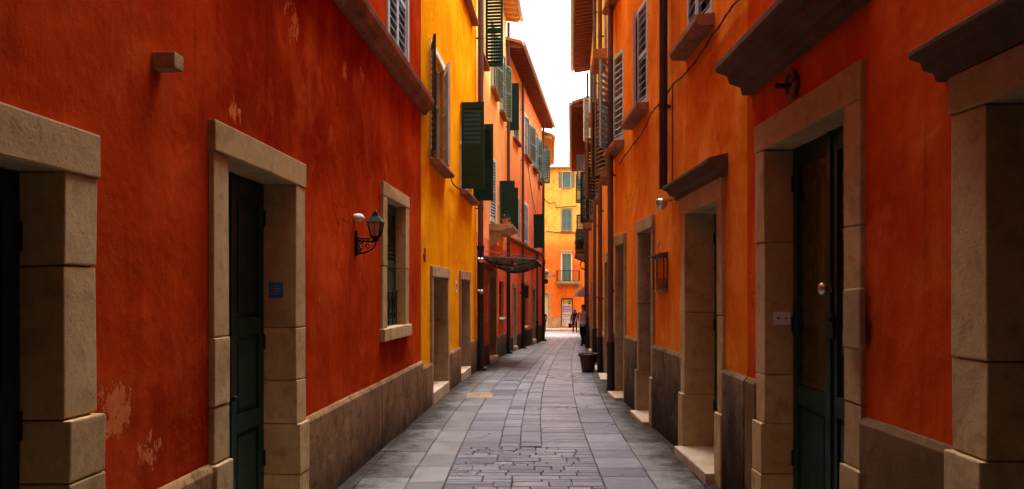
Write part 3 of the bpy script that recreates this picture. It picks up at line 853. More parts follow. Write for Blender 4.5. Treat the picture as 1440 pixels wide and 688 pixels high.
b = MB(); b.prism([(-.02, 3.05), (.2, 3.05), (.4, 3.15), (.55, 3.22), (.55, 3.3), (-.02, 3.3)], W, 3.9, 6.2); bal = b.build('balcony', STONED, r, bevel=.01)
b = MB()
for a, c in (((3.95, .02), (3.95, .5)), ((3.95, .5), (6.15, .5)), ((6.15, .5), (6.15, .02))):
    for zz in (3.38, 4.22): b.tube([W.P(a[0], a[1], zz), W.P(c[0], c[1], zz)], .018, 6)
    n = int(max(abs(c[0] - a[0]), abs(c[1] - a[1])) / .11)
    for k in range(n + 1):
        s_, o_ = a[0] + (c[0] - a[0]) * k / n, a[1] + (c[1] - a[1]) * k / n; b.tube([W.P(s_, o_, 3.3), W.P(s_, o_, 4.22)], .009, 5)
b.build('railing', IRON, bal)
pipe(W, r, 3.2, gz(33), 8.8, low=PIPED, lowz=.6, kick=False)
roof(W, r, 8.95, .68, raf=.34)

# ================================================================== FAR HOUSE
W = Wall((-7, 64), (15, 64), (2, 60)); WF = W
r = building('town_house', W, 'yellow and orange house closing the far end of the street, with iron balcony')
fs = lambda u: (u - U0) / F * 64 + 7
fz = lambda v: H + (V0 - v) / F * 64
ops = []
window(W, r, fs(791), fs(802.5), fz(264), fz(242), ops, None, None, GREEN2, sill=STONE, surround=WHITE, depth=.12, back=GREEN2)
f2 = window(W, r, fs(790), fs(803.5), fz(325), fz(294), ops, (0, 0), GREEN2, GREEN2, sill=STONED, surround=STONE, depth=.12, pitch=.09, sillp=.22)
ar = [(fs(790), fs(803.5), fz(294), .3, .12)]
f3 = window(W, r, fs(790.5), fs(803), fz(397), fz(357), ops, (0, 0), GREEN2, GREEN2, sill=None, surround=WHITE, depth=.12, pitch=.09)
b = MB(); b.wbox(W, fs(788), fs(806), -.02, .16, fz(354.5), fz(352)); b.build('lintel', STONE, f3)
for (ua, ub) in ((786, 790.4), (803.2, 807.6)):
    g = MB(); k = W.s_of
    leaf(W, g, fs(790.3) if ua < 800 else fs(803.2), 176, .27, fz(264), fz(242), ua < 800, pitch=.09); g.build('shutter', GREEN2, bpy.data.objects[f2.name].parent and [c for c in r.children if c.name.startswith('window')][0])
for u_ in (830, 850, 730, 700):
    window(W, r, fs(u_), fs(u_ + 13), fz(325), fz(296), ops, (0, 0), GREEN2, GREEN2, sill=STONED, surround=STONE, depth=.12, pitch=.09)
ops.append((fs(789), fs(805.5), fz(459.5), fz(420), .3))
m = MB(); m.wbox(W, fs(789), fs(790.4), -.28, .04, fz(459), fz(421.5)); m.wbox(W, fs(804.1), fs(805.5), -.28, .04, fz(459), fz(421.5)); m.wbox(W, fs(789), fs(805.5), -.28, .05, fz(421.4), fz(419.5))
d = m.build('door_frame', WOODD, r)
m = MB(); a, c = fs(790.4), fs(804.1); zb, zt = fz(459), fz(421.5)
m.wbox(W, a, a + .08, -.2, -.15, zb, zt); m.wbox(W, c - .08, c, -.2, -.15, zb, zt)
for zz in (zb, fz(441.5), fz(430), zt - .1): m.wbox(W, a + .08, c - .08, -.2, -.15, zz, zz + .09)
d = m.build('door', WHITE, r)
m = MB(); m.wbox(W, a + .08, c - .08, -.19, -.18, zb, zt); m.build('pane', GLASS, d)
m = MB(); m.wbox(W, a + .1, c - .1, -.178, -.172, fz(441), fz(431)); m.build('poster', SIGNP, d, label='lilac poster in the shop door')
m = MB(); m.wbox(W, a + .1, c - .1, -.178, -.172, zb + .1, fz(442.5)); m.build('poster', SIGNW, d, label='white lower panel of the shop door with dark lettering scrawl')
m = MB(); m.wbox(W, a + .12, c - .3, -.178, -.172, fz(428.5), fz(423.5)); m.wbox(W, a + .2, c - .2, -.178, -.173, fz(426), fz(424)); m.build('poster', SIGNY, d, label='yellow notice at the top of the shop door')
m = MB()
for (u1, v1, rr) in ((794, 451, .09), (798, 451, .09), (801.5, 450, .07), (795, 456, .05), (800, 456, .06), (794, 436, .07), (798.5, 436.5, .08), (802, 435.5, .05)):
    m.tube([W.P(fs(u1) + rr * math.cos(t), -.168, fz(v1) + rr * 1.2 * math.sin(t)) for t in [i * .6 for i in range(9)]], .014, 5)
for v1 in (444.5, 446): m.wbox(W, fs(793), fs(802), -.171, -.167, fz(v1), fz(v1) + .03)
m.build('door_lettering', INK, d)
# pale side door on the left
ops.append((fs(757), fs(775), -1.55, fz(411), .5))
m = MB(); m.wbox(W, fs(757), fs(759.5), -.45, .04, -1.5, fz(413)); m.wbox(W, fs(771), fs(775), -.45, .04, -1.5, fz(413)); m.wbox(W, fs(757), fs(775), -.45, .05, fz(413), fz(410))
m.build('door_frame', STONE, r, bevel=.01)
m = MB(); m.wbox(W, fs(759.6), fs(770.9), -.42, -.36, -1.45, fz(413.5)); m.wbox(W, fs(761), fs(769.5), -.37, -.34, -.6, .9); m.wbox(W, fs(765), fs(765.6), -.36, -.33, -1.45, fz(414)); m.build('door', WHITE, r)
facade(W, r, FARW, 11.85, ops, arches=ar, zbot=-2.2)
for (a, b) in ((775.2, 788.8), (805.8, 830)):
    m = MB(); m.wbox(W, fs(a), fs(b), -.02, .05, -2, fz(446)); m.build('plinth', STONE2, r, bevel=.01)
roof(W, r, 11.9, .45, depth=9, pitch=.44, mat=TILEP, gut=GUT)
b = MB(); b.wbox(W, fs(782.5), fs(814.5), 0, .75, fz(399), fz(396)); b.wbox(W, fs(783.5), fs(813.5), 0, .65, fz(400.6), fz(399.1))
bal = b.build('balcony', STONE2, r, bevel=.01)
for u_ in (786, 810): b = MB(); b.prism([(0, fz(400.7)), (.5, fz(400.7)), (.1, fz(406)), (0, fz(406))], W, fs(u_), fs(u_) + .12); b.build('corbel', STONE2, bal)
b = MB()
for a, c in (((fs(783), .02), (fs(783), .7)), ((fs(783), .7), (fs(814), .7)), ((fs(814), .7), (fs(814), .02))):
    for zz in (fz(395.3), fz(381)): b.tube([W.P(a[0], a[1], zz), W.P(c[0], c[1], zz)], .025, 6)
    n = max(3, int(max(abs(c[0] - a[0]), abs(c[1] - a[1])) / .12))
    for k in range(n + 1):
        s_, o_ = a[0] + (c[0] - a[0]) * k / n, a[1] + (c[1] - a[1]) * k / n; b.tube([W.P(s_, o_, fz(396)), W.P(s_, o_, fz(381))], .012 if k % 8 else .022, 5)
b.build('railing', IRON, bal)
b = MB(); b.prism([(-.02, fz(327)), (.04, fz(327)), (.07, fz(325.5)), (-.02, fz(324.5))], W, 0, W.L); b.build('string_course', YEL2, r)

for (x_, y0_, y1_, n_, lb_) in ((-4.5, 46.2, 63.9, 1, 'added unseen amber house blocking sky light at the left arm of the cross street'), (11.5, 46.2, 63.9, -1, 'added unseen amber house blocking sky light at the right arm of the cross street')):  # unseen houses added to cut the sky light on the far square
    W = Wall((x_, y0_), (x_, y1_), (4, 55)); r = building('town_house', W, lb_); ops = []
    for k in range(3): window(W, r, 3 + 5 * k, 4 + 5 * k, 3, 4.5, ops, (0, 0), GREEN2, WHITE); window(W, r, 3 + 5 * k, 4 + 5 * k, 6.2, 7.7, ops, (0, 0), GREEN2, WHITE)
    facade(W, r, YEL2, 14, ops, zbot=-2.2); roof(W, r, 14, .5)
# unseen house added behind the viewer to keep sky light off the near street
W = Wall((6, -11.2), (-6, -11.2), (0, 0))
r = building('town_house', W, 'added unseen orange house behind the viewer, blocking sky light')
ops = []; window(W, r, 4, 5, 4, 5.5, ops, (0, 0), GREEN, WHITE); window(W, r, 7, 8, 4, 5.5, ops, (0, 0), GREEN, WHITE)
doorway(W, r, 5.3, 6.7, 2.5, .2, .18, ops, .05, .3)
facade(W, r, ORG, 13, ops); roof(W, r, 13, .5)
m = MB(); m.box(-2.4, 2.0, -11.1, 2.5, 4.6, 13.2); m.box(-2.4, 2.0, -11.1, 2.5, 4.45, 4.597)  # storey added out of view to darken the near walls
for k in range(13): m.box(-2.4, 2.0, -10.6 + k * .98, -10.45 + k * .98, 4.28, 4.447)
tag(m.build('shade_bridge', ORG, base=(0, 0, 4.5)), 'added unseen orange storey bridging the street above the viewer to shade the near walls', 'house')

# ================================================================== GROUND
m = MB()
ys = [-30, -11, 0, 6, 12] + [12 + .5 * k for k in range(1, 9)] + [20, 30, 45, 66, 90, 160, 400]
for a, b in zip(ys[:-1], ys[1:]):
    m.quad([(-200, a, gz(a) - .022), (200, a, gz(a) - .022), (200, b, gz(b) - .022), (-200, b, gz(b) - .022)])
o = m.build('ground', JOINT); o['kind'] = 'structure'

RP = [(-12, .12), (0, .2), (8.4, .30), (12.4, .45), (16, .72), (20.5, 1.05), (27, 1.6), (34.6, 2.3), (46, 3.4), (64, 5.2)]


def R0(y):
    for (a, xa), (b, xb) in zip(RP[:-1], RP[1:]):
        if y <= b: return xa + (xb - xa) * (y - a) / (b - a)
    return RP[-1][1]


def R(y): return sum(R0(y + d) for d in (-2.4, -1.6, -.8, 0, .8, 1.6, 2.4)) / 7


class Slabs:
    def __init__(s): s.v = []; s.f = []; s.t = []

    def slab(s, x0, x1, y0, y1, g=.0028, bv=.006, wob=.0035, lift=0.0, th=.03):
        t = random.random(); h = random.uniform(-.0035, .0035) + lift; n = len(s.v)
        rr = lambda: random.uniform(-wob, wob)
        tx, ty = random.uniform(-.004, .004), random.uniform(-.004, .004)
        cs = [(x0 + g, y0 + g), (x1 - g, y0 + g), (x1 - g, y1 - g), (x0 + g, y1 - g)]
        cs = [(a + rr(), b + rr()) for a, b in cs]
        cx, cy = (x0 + x1) / 2, (y0 + y1) / 2
        def P(a, b, z): return (a + R(b), b, gz(b) + z + h + (a - cx) * tx + (b - cy) * ty)
        for (a, b) in cs: s.v.append(P(a, b, -th))
        for (a, b) in cs: s.v.append(P(a, b, -.008))
        for (a, b) in cs: s.v.append(P(a + (bv if a < cx else -bv), b + (bv if b < cy else -bv), 0))
        for k in range(4):
            j = (k + 1) % 4
            s.f.append((n + k, n + j, n + 4 + j, n + 4 + k)); s.f.append((n + 4 + k, n + 4 + j, n + 8 + j, n + 8 + k))
        s.f.append((n + 8, n + 9, n + 10, n + 11)); s.t += [t] * 9

    def build(s, name, mat):
        me = bpy.data.meshes.new(name); me.from_pydata(s.v, [], s.f); me.materials.append(mat)
        at = me.attributes.new('tone', 'FLOAT', 'FACE')
        for i, t in enumerate(s.t): at.data[i].value = t
        o = bpy.data.objects.new(name, me); COL.objects.link(o); o['kind'] = 'structure'; return o


lanes = [(-2.7, -1.19, .55, .95, 'w'), (-1.19, -.865, .45, .8, 'w'), (-.865, -.45, .22, .5, 'g'), (-.45, -.23, .16, .36, 'g'),
         (-.23, 0, .16, .36, 'g'), (0, .51, .11, .2, 'g'), (.51, .94, .3, .6, 'g'), (.94, 2.6, .5, .9, 'w')]
G, Wm = Slabs(), Slabs()
for (a, b, l0, l1, k) in lanes:
    y = -11.0 + random.random() * .3
    while y < 48:
        l = random.uniform(l0, l1); T = G if k == 'g' else Wm
        if -.9 < a and b < .6 and y < 8.3:
            y += .1; continue
        if b - a > 1.2:                     # wide side strips are two slabs across
            mid = -1.62 if a < 0 else 1.36
            T.slab(a, mid, y, y + l * .8); T.slab(mid, b, y, y + l * .8); y += l * .8
        else:
            T.slab(a, b, y, y + l); y += l
y = -10.8
while y < 8.3:                              # the irregular cobbled patch near the viewer
    h = random.choice((.09, .11, .13, .17)); x = -.865
    while x < .51 - .02:
        w = random.choice((.12, .16, .2, .26, .32, .42)); x1 = min(.51, x + w)
        if .51 - x1 < .1: x1 = .51
        if h > .14 and random.random() < .35:
            G.slab(x, x1, y, y + h / 2, g=.0035, wob=.004); G.slab(x, x1, y + h / 2, y + h, g=.0035, wob=.004)
        else: G.slab(x, x1, y, y + h, g=.0045, wob=.0045)
        x = x1
    y += h
# far square in front of the end house
for j in range(16):
    for i in range(34):
        x0 = -14 + i * .8 + (j % 2) * .4
        G.slab(x0, x0 + .8, 48 + j * .86, 48.86 + j * .86)
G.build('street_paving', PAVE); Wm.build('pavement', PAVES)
m = MB(); m.box(-8, 16, 61.9, 64.0, -2.4, gz(62) + .16); o = m.build('kerb', STEP, bevel=.02); o['kind'] = 'structure'

m = MB(); x0, y0 = -.72, 12.2
for i in range(2):
    for j in range(5):
        m.box(x0 + i * .21, x0 + i * .21 + .2, y0 + j * .12, y0 + j * .12 + .112, -.05, .006)
tag(m.build('drain_cover', TANS, base=(x0 + .2, y0 + .3, 0), bevel=.004), 'small tan square drain cover set in the grey paving near the yellow house', 'drain cover')

# ================================================================== FIXTURES
# wall lamp on the red house
W = WL1; s = W.s_of(500); c0 = W.P(s, 0, 2.1)
t = tag(empty('wall_lamp', c0), 'black wrought iron lantern on a scrolled bracket beside the small window of the red house', 'lamp')
m = MB(); m.wbox(W, s - .022, s + .022, 0, .02, 1.99, 2.22); m.wbox(W, s - .03, s + .03, .002, .026, 2.03, 2.16)
m.tube([W.P(s, .02, 2.12), W.P(s, .19, 2.12)], .009, 6); m.tube([W.P(s, .02, 2.155), W.P(s, .15, 2.15)], .005, 6)
m.tube([W.P(s, .02 + .17 * math.sin(a) , 2.02 + .10 * (1 - math.cos(a)) - .01) for a in [i * .16 for i in range(11)]] + [W.P(s, .19, 2.14)], .009, 6)
for cx, cz, rr in ((.06, 2.075, .035), (.12, 2.075, .03), (.04, 2.14, .018), (.08, 2.14, .018), (.12, 2.14, .018), (.045, 2.03, .02)):
    m.tube([W.P(s, cx + math.cos(a) * rr * (1 - i * .05), cz + math.sin(a) * rr * (1 - i * .05)) for i, a in enumerate([j * .6 for j in range(14)])], .0055, 5)
m.build('bracket', IRON, t)
lo = .19; m = MB()


def ring(m, s, o, z, r, mm=4): return [W.P(s + r * math.cos(PI / 4 + k * PI / 2), o + r * math.sin(PI / 4 + k * PI / 2), z) for k in range(4)]


A = ring(m, s, lo, 2.165, .052); B = ring(m, s, lo, 2.30, .088); C = ring(m, s, lo, 2.30, .105); D = ring(m, s, lo, 2.355, .045); E = ring(m, s, lo, 2.365, .03)
for k in range(4):
    m.tube([A[k], B[k]], .0065, 5); m.tube([B[k], B[(k + 1) % 4]], .006, 5); m.tube([A[k], A[(k + 1) % 4]], .007, 5)
    m.tube([(A[k] + A[(k + 1) % 4]) / 2, (B[k] + B[(k + 1) % 4]) / 2], .003, 4)
m.lathe(W.P(s, lo, 2.115), [(.012, 0), (.035, .015), (.028, .035), (.05, .046)], 10)
lf = m.build('lantern_frame', IRON, t)
m = MB(); m.hexa(C + D); m.hexa(D + [p + Vector((0, 0, .02)) for p in E]); m.lathe(W.P(s, lo, 2.375), [(.02, 0), (.012, .012), (.02, .022), (.008, .038), (.003, .05)], 8); m.build('cap', IRON, t)
m = MB(); A2 = ring(m, s, lo, 2.168, .046); B2 = ring(m, s, lo, 2.298, .081); m.hexa(A2 + B2); m.build('lamp_glass', CREAM, t)

s = W.s_of(498); m = MB(); m.lathe(W.P(s, 0, 2.345), [(.03, 0), (.036, .02), (.04, .045), (.036, .07), (.022, .09), (.006, .098)], 14, W.n + Vector((0, 0, -.15))); m.tube([W.P(s, .02, 2.33), W.P(s, .02, 2.28)], .007, 6)
tag(m.build('wall_sensor', WHITE, base=W.P(s, 0, 2.34), smooth=True), 'small white rounded sensor on the red wall just above the iron lantern', 'sensor')

# blue plaque on the reveal of the second red-house door
sj = W.s_of(424) - .20; t = tag(empty('wall_plaque', W.P(sj, -.1, 1.66)), 'small blue notice plaque fixed inside the stone door reveal of the red house', 'plaque')
m = MB(); m.wbox(W, sj - .010, sj - .001, -.165, -.065, 1.61, 1.72); m.build('plate', BLUE, t, bevel=.002)
m = MB()
for i, (a, b) in enumerate(((-.15, -.09), (-.15, -.08), (-.14, -.09), (-.15, -.10))): m.wbox(W, sj - .0125, sj - .0105, a, b, 1.69 - i * .018, 1.696 - i * .018)
m.build('lettering', LBLUE, t)
# stone plate with two screws by the glazed door (right)
W = WR1; sj = W.s_of(1067) - .20; t = tag(empty('doorbell_plate', W.P(sj, -.08, 1.48)), 'pale rectangular doorbell plate on the stone reveal of the glazed door at right', 'doorbell')
m = MB(); m.wbox(W, sj - .012, sj - .001, -.155, -.035, 1.42, 1.51); m.build('plate', WHITE, t, bevel=.003)
m = MB()
for a in (-.125, -.07): m.lathe(W.P(sj - .012, a, 1.465), [(.008, 0), (.006, .004)], 10, -W.d)
m.wbox(W, sj - .014, sj - .0125, -.085, -.055, 1.47, 1.474); m.build('button', INK, t)
# round iron ring fixture above the lintel
s = W.s_of(1119); t = tag(empty('wall_lamp', W.P(s, 0, 2.98)), 'round rusty open lamp fitting on the red wall under the big cornice', 'lamp')
m = MB(); m.tube([W.P(s + .075 * math.cos(a), .035, 2.985 + .085 * math.sin(a)) for a in [i * PI / 10 for i in range(21)]], .018, 8, cap=False); m.lathe(W.P(s, 0, 2.985), [(.075, 0), (.075, .03)], 18, W.n); m.build('ring', STONED, t, smooth=True)
m = MB(); m.tube([W.P(s, .03, 2.985), W.P(s, .09, 2.975), W.P(s + .02, .12, 2.98)], .012, 6, r2=.02); m.build('socket', IRON, t)

# camera domes


def dome(W, s, z, o, r, label, down=True):
    c = W.P(s, o, z); t = tag(empty('security_camera', c), label, 'camera')
    m = MB(); m.lathe(c + Vector((0, 0, .0)), [(r * .5, r * .75), (r * .9, r * .6), (r, r * .25), (r, 0)], 20); m.tube([W.P(s, 0, z + r * .5), W.P(s, o, z + r * .5)], r * .28, 8); m.build('housing', CHROME, t, smooth=True)
    m = MB(); m.lathe(c, [(r * .96, 0), (r * .9, -r * .35), (r * .7, -r * .75), (r * .35, -r * 1.0), (.004, -r * 1.08)], 20); m.build('dome_glass', CHROME, t, smooth=True)


dome(WR2, WR2.s_of(946) + .02, 2.63, .12, .068, 'silver domed security camera under the end of the black drainpipe, right wall')
dome(WL2, WL2.s_of(667), H + 45 * 17.3 / F, .16, .06, 'upper of the two small camera domes on the drainpipe of the yellow house', )
dome(WL2, WL2.s_of(667.5), H + 1 * 17.3 / F, .15, .05, 'lower of the two small camera domes on the drainpipe of the yellow house')

# glass display case hung on the orange wall
W = WR2; sa, sb = W.s_of(939.5), W.s_of(924.5); sm_ = (sa + sb) / 2; z0, z1 = 1.66, 2.05
t = tag(empty('display_case', W.P(sm_, 0, z0)), 'narrow iron framed glass notice case hanging on the orange wall', 'notice case')
m = MB(); o1 = .05; tk = .008
for a in (sa, sb):
    for o_ in (.008, o1): m.tube([W.P(a, o_, z0), W.P(a, o_, z1)], tk, 4)
    for zz in (z0, z1): m.tube([W.P(a, .008, zz), W.P(a, o1, zz)], tk, 4)
for o_ in (.008, o1):
    for zz in (z0, z1): m.tube([W.P(sa, o_, zz), W.P(sb, o_, zz)], tk, 4)
m.tube([W.P(sm_, .04, z1), W.P(sm_, .04, z1 + .06), W.P(sm_, .05, z1 + .13), W.P(sm_, .03, z1 + .2)], .006, 6)
m.prism([(.005, z1 + .01), (.11, z1 + .02), (.11, z1 + .035), (.005, z1 + .06)], W, sa - .02, sb + .02)
m.build('case_frame', PIPE, t)
m = MB(); m.wbox(W, sa + .03, sb - .03, .004, .024, z0 + .03, z0 + .12); m.wbox(W, sa + .03, sb - .03, .004, .023, z0 + .14, z0 + .15); m.build('notice', STONED, t)

# house number and red cross mark on the yellow wall
W = WL2; s = W.s_of(641); m = MB(); zc = H + 8 * W.y(641) / F
m.wbox(W, s - .09, s + .09, 0, .012, zc - .11, zc + .10)
t = tag(empty('house_number', W.P(s, 0, zc)), 'small pale house number tile between the two doors of the yellow house', 'number sign')
m.build('tile', WHITE, t, bevel=.002)
m = MB(); m.tube([W.P(s + .035 * math.cos(a) * (1 if a < 4 else .8), .015, zc + .0 + .05 * math.sin(a)) for a in [j * .5 for j in range(11)]], .009, 5); m.build('digit', REDP, t)
s = W.s_of(596.5); zc = H + 52 * W.y(596.5) / F; m = MB()
m.tube([W.P(s, .01, zc - .09), W.P(s, .012, zc + .1)], .012, 6); m.tube([W.P(s - .09, .01, zc), W.P(s + .09, .01, zc)], .010, 6)
m.tube([W.P(s + .035 * math.cos(a), .012, zc + .035 * math.sin(a)) for a in [j * PI / 5 for j in range(11)]], .006, 5)
tag(m.build('anchor_plate', REDP, base=W.P(s, 0, zc)), 'small red iron cross fixed at the near edge of the yellow wall', 'wall cross')

# twiggy sagging canopy over the salmon doorway
W = WL3; sa, sb = W.s_of(674), 5.0
t = tag(empty('canopy', W.P((sa + sb) / 2, 0, 2.4)), 'sagging weathered iron and reed canopy jutting over the doorway of the peach house', 'canopy')
NS, NO = 26, 14


def can(i, j, dz=0.0):
    a, b = i / NS, j / NO
    o = .02 + b * 1.28
    sag = .27 * math.sin(PI * min(1, b * 1.05)) ** .8 * (1 - abs(2 * a - 1) ** 3) + .05 * b
    rip = .014 * math.sin(i * 2.1) * math.sin(j * 1.7)
    return W.P(sa + (sb - sa) * a, o, 2.47 - sag + rip - .02 * a + dz)


m = MB()
for i in range(NS):
    for j in range(NO):
        if random.random() < .10: continue
        m.hexa([can(i, j), can(i + 1, j), can(i + 1, j + 1), can(i, j + 1), can(i, j, .018), can(i + 1, j, .018), can(i + 1, j + 1, .018), can(i, j + 1, .018)])
m.build('reed_sheet', DRY, t)
m = MB()
for i in range(0, NS + 1, 3): m.tube([can(i, j, -.012) for j in range(NO + 1)], .011, 5)
for j in (0, 4, 8, 11, NO): m.tube([can(i, j, -.012) for i in range(NS + 1)], .012, 5)
m.tube([W.P(sa + .05, .02, 2.62), can(2, NO, .03)], .010, 5); m.tube([W.P(sb - .05, .02, 2.62), can(NS - 2, NO, .03)], .010, 5)
for k in range(60):
    i, j = random.randint(0, NS - 2), random.randint(0, NO - 2); p = can(i, j, .02)
    m.tube([p, p + Vector((random.uniform(-.2, .3), random.uniform(-.25, .25), random.uniform(.0, .07)))], .005, 4)
for k in range(8):
    p = can(random.randint(1, NS - 2), NO, -.01); m.tube([p, p + Vector((random.uniform(-.03, .03), 0, -random.uniform(.05, .14)))], .004, 4)
m.build('canopy_frame', IRON, t)

# small flower pots on the stone balcony
W = WL3
for k, (s_, lb) in enumerate(((W.s_of(690.5), 'near small terracotta pot on the stone balcony under the pale shutters'), (W.s_of(695), 'farther small terracotta pot on the stone balcony under the pale shutters'))):
    c = W.P(s_, .38, 3.425); t = tag(empty('flower_pot', c), lb, 'flower pot', 'pots on the stone balcony')
    m = MB(); m.lathe(c, [(.055, 0), (.08, .13), (.09, .13), (.09, .16), (.07, .16), (.065, .13)], 14); m.build('pot', TILE, t)
    m = MB()
    for q in range(60):
        a, b, rr = random.random() * 6.3, random.random(), .1
        p = c + Vector((math.cos(a) * rr * b, math.sin(a) * rr * b, .16 + random.random() * .12)); e = Vector((random.uniform(-1, 1), random.uniform(-1, 1), random.uniform(-.2, .8))).normalized() * .035; f = e.cross(Vector((.3, .5, .8))).normalized() * .015
        m.quad([p - f, p + e, p + f, p - e])
    m.build('foliage', LEAF, t)

# hanging globe lamp at the far left corner
W = WL4; s = W.L - .25; cc = Vector((1.68, 38.3, 2.62))
t = tag(empty('street_lamp', W.P(s, 0, 2.5)), 'white globe lamp on a green bracket at the far corner of the coral house', 'lamp')
m = MB(); m.lathe(cc, [(.02, -.14), (.10, -.10), (.145, 0), (.10, .10), (.02, .14)], 16); m.build('globe', WHITE, t, smooth=True)
m = MB(); m.lathe(cc + Vector((0, 0, -.2)), [(.06, -.05), (.3, .0), (.16, .05), (.06, .08)], 16); m.tube([W.P(s, 0, 2.38), cc + Vector((-.05, 0, -.22)), cc + Vector((.45, 0, -.16))], .03, 6); m.build('bracket', GREEN2, t)
m = MB(); c2 = cc + Vector((-.02, 0, -.45)); m.lathe(c2, [(.05, -.12), (.11, -.06), (.12, .05), (.04, .14)], 12); m.tube([c2 + Vector((0, 0, .1)), cc], .01, 5); m.tube([W.P(s, 0, 2.0), c2 + Vector((0, 0, -.1))], .02, 6); m.build('hanging_basket', WOODD, t)

# black box lamp on the coral house's drainpipe
W = WL4; s = W.s_of(731); t = tag(empty('meter_box', W.P(s, .05, 1.5)), 'black box strapped on the drainpipe of the coral house', 'meter box')
m = MB(); m.wbox(W, s - .12, s + .12, .15, .33, 1.42, 1.86); m.wbox(W, s - .14, s + .14, .14, .35, 1.86, 1.89); m.wbox(W, s - .03, s + .03, .0, .15, 1.6, 1.66); m.build('box', PIPED, t, bevel=.01)
# scroll bracket lamp on the far right
W = WR5; s = 2.9; t = tag(empty('wall_lamp', W.P(s, 0, 2.9)), 'black curled iron lamp bracket on the far right orange house below the balcony', 'lamp')
m = MB(); m.tube([W.P(s, .0, 2.7), W.P(s, .12, 2.6), W.P(s, .28, 2.66), W.P(s, .33, 2.82), W.P(s, .25, 2.95), W.P(s, .12, 2.94), W.P(s, .08, 2.84)], .028, 8); m.build('bracket', IRON, t)
# small white awnings at the far right
for k, (s_, z_, lb) in enumerate(((6.6, 1.62, 'nearer of the two small greenish white awnings low on the far right house'), (10.6, 1.70, 'farther of the two small greenish white awnings low on the far right house'))):
    t = tag(empty('awning', WR5.P(s_, 0, z_)), lb, 'awning', 'white shop awnings')
    m = MB(); N = 8
    for i in range(N):
        t0, t1 = i / N, (i + 1) / N
        f = lambda q: (.03 + .5 * q, z_ + .28 - .30 * q - .10 * q * q)
        (o0, za), (o1, zb) = f(t0), f(t1)
        m.hexa([W.P(s_, o0, za - .02), W.P(s_ + 1.6, o0, za - .02), W.P(s_ + 1.6, o1, zb - .02), W.P(s_, o1, zb - .02), W.P(s_, o0, za), W.P(s_ + 1.6, o0, za), W.P(s_ + 1.6, o1, zb), W.P(s_, o1, zb)])
    m.prism([(.02, z_ + .27)] + [(.03 + .5 * q, z_ + .27 - .30 * q - .10 * q * q) for q in (.2, .4, .6, .8, 1)] + [(.53, z_ - .16), (.02, z_ - .2)], W, s_ + .01, s_ + .03)
    m.wbox(W, s_, s_ + 1.6, .53, .545, z_ - .22, z_ - .13); m.build('fabric', WHITE, t)
    m = MB()
    for a in (s_ + .03, s_ + 1.57): m.tube([W.P(a, 0, z_ - .1), W.P(a, .52, z_ - .14)], .015, 6)
    m.build('awning_arm', IRON, t)
# balcony plants on the far right
W = WR5
for k, s_ in enumerate((4.2, 5.4)):
    c = W.P(s_, .36, 3.31); t = tag(empty('balcony_plant', c), ('nearer' if k == 0 else 'farther') + ' leafy pot plant behind the railing of the far right balcony', 'plant', 'plants on the far right balcony')
    m = MB(); m.lathe(c, [(.09, 0), (.13, .22), (.12, .22)], 12); m.build('pot', TILE, t)
    m = MB()
    for q in range(160):
        a, b = random.random() * 6.3, random.random() ** .6
        p = c + Vector((math.cos(a) * .2 * b, math.sin(a) * .2 * b, .22 + random.random() * .45)); e = Vector((random.uniform(-1, 1), random.uniform(-1, 1), random.uniform(-.4, .8))).normalized() * .06; f = e.cross(Vector((.3, .5, .8))).normalized() * .025
        m.quad([p - f, p + e, p + f, p - e])
    m.build('foliage', LEAF, t)
# pot at the right
c = Vector((1.66, 17.1, gz(17.1))); t = tag(empty('planter', c), 'maroon tapered planter pot standing on the paving by the right wall', 'planter')
m = MB(); m.lathe(c, [(.13, 0), (.135, .02), (.185, .345), (.21, .345), (.215, .36), (.215, .395), (.205, .405), (.185, .40), (.18, .35)], 28); m.build('pot', MAROON, t)
m = MB(); m.lathe(c + Vector((0, 0, .35)), [(.18, 0), (.1, .012), (.01, .015)], 20); m.build('soil', SOIL, t)
m = MB()
for k in range(9):
    a = k * .7; d = Vector((math.cos(a), math.sin(a), 0)); p = c + Vector((0, 0, .36)) + d * .05
    m.tube([p, p + d * .03 + Vector((0, 0, .05)), p + d * .07 + Vector((0, 0, .07 + .02 * (k % 3)))], .004, 4)
m.build('dry_stems', DRY, t)

# ------------------------------------------------------------------ cables


def cable(pts, r, mat, label, sag=.03, tw=0):
    P = []
    for (W, u, v, o) in pts:
        s = W.s_of(u); P.append(W.P(s, o, W.z_of(u, v)))
    Q = []
    for a, b in zip(P[:-1], P[1:]):
        for k in range(8):
            t = k / 8; q = a.lerp(b, t); q.z -= sag * 4 * t * (1 - t); Q.append(q)
    Q.append(P[-1]); m = MB(); m.tube(Q, r, 6)
    if tw:
        m.tube([q + Vector((0, tw * math.cos(i * 1.3), tw * math.sin(i * 1.3))) for i, q in enumerate(Q)], r * .8, 5)
    return tag(m.build('cable', mat, base=P[0]), label, 'cable')


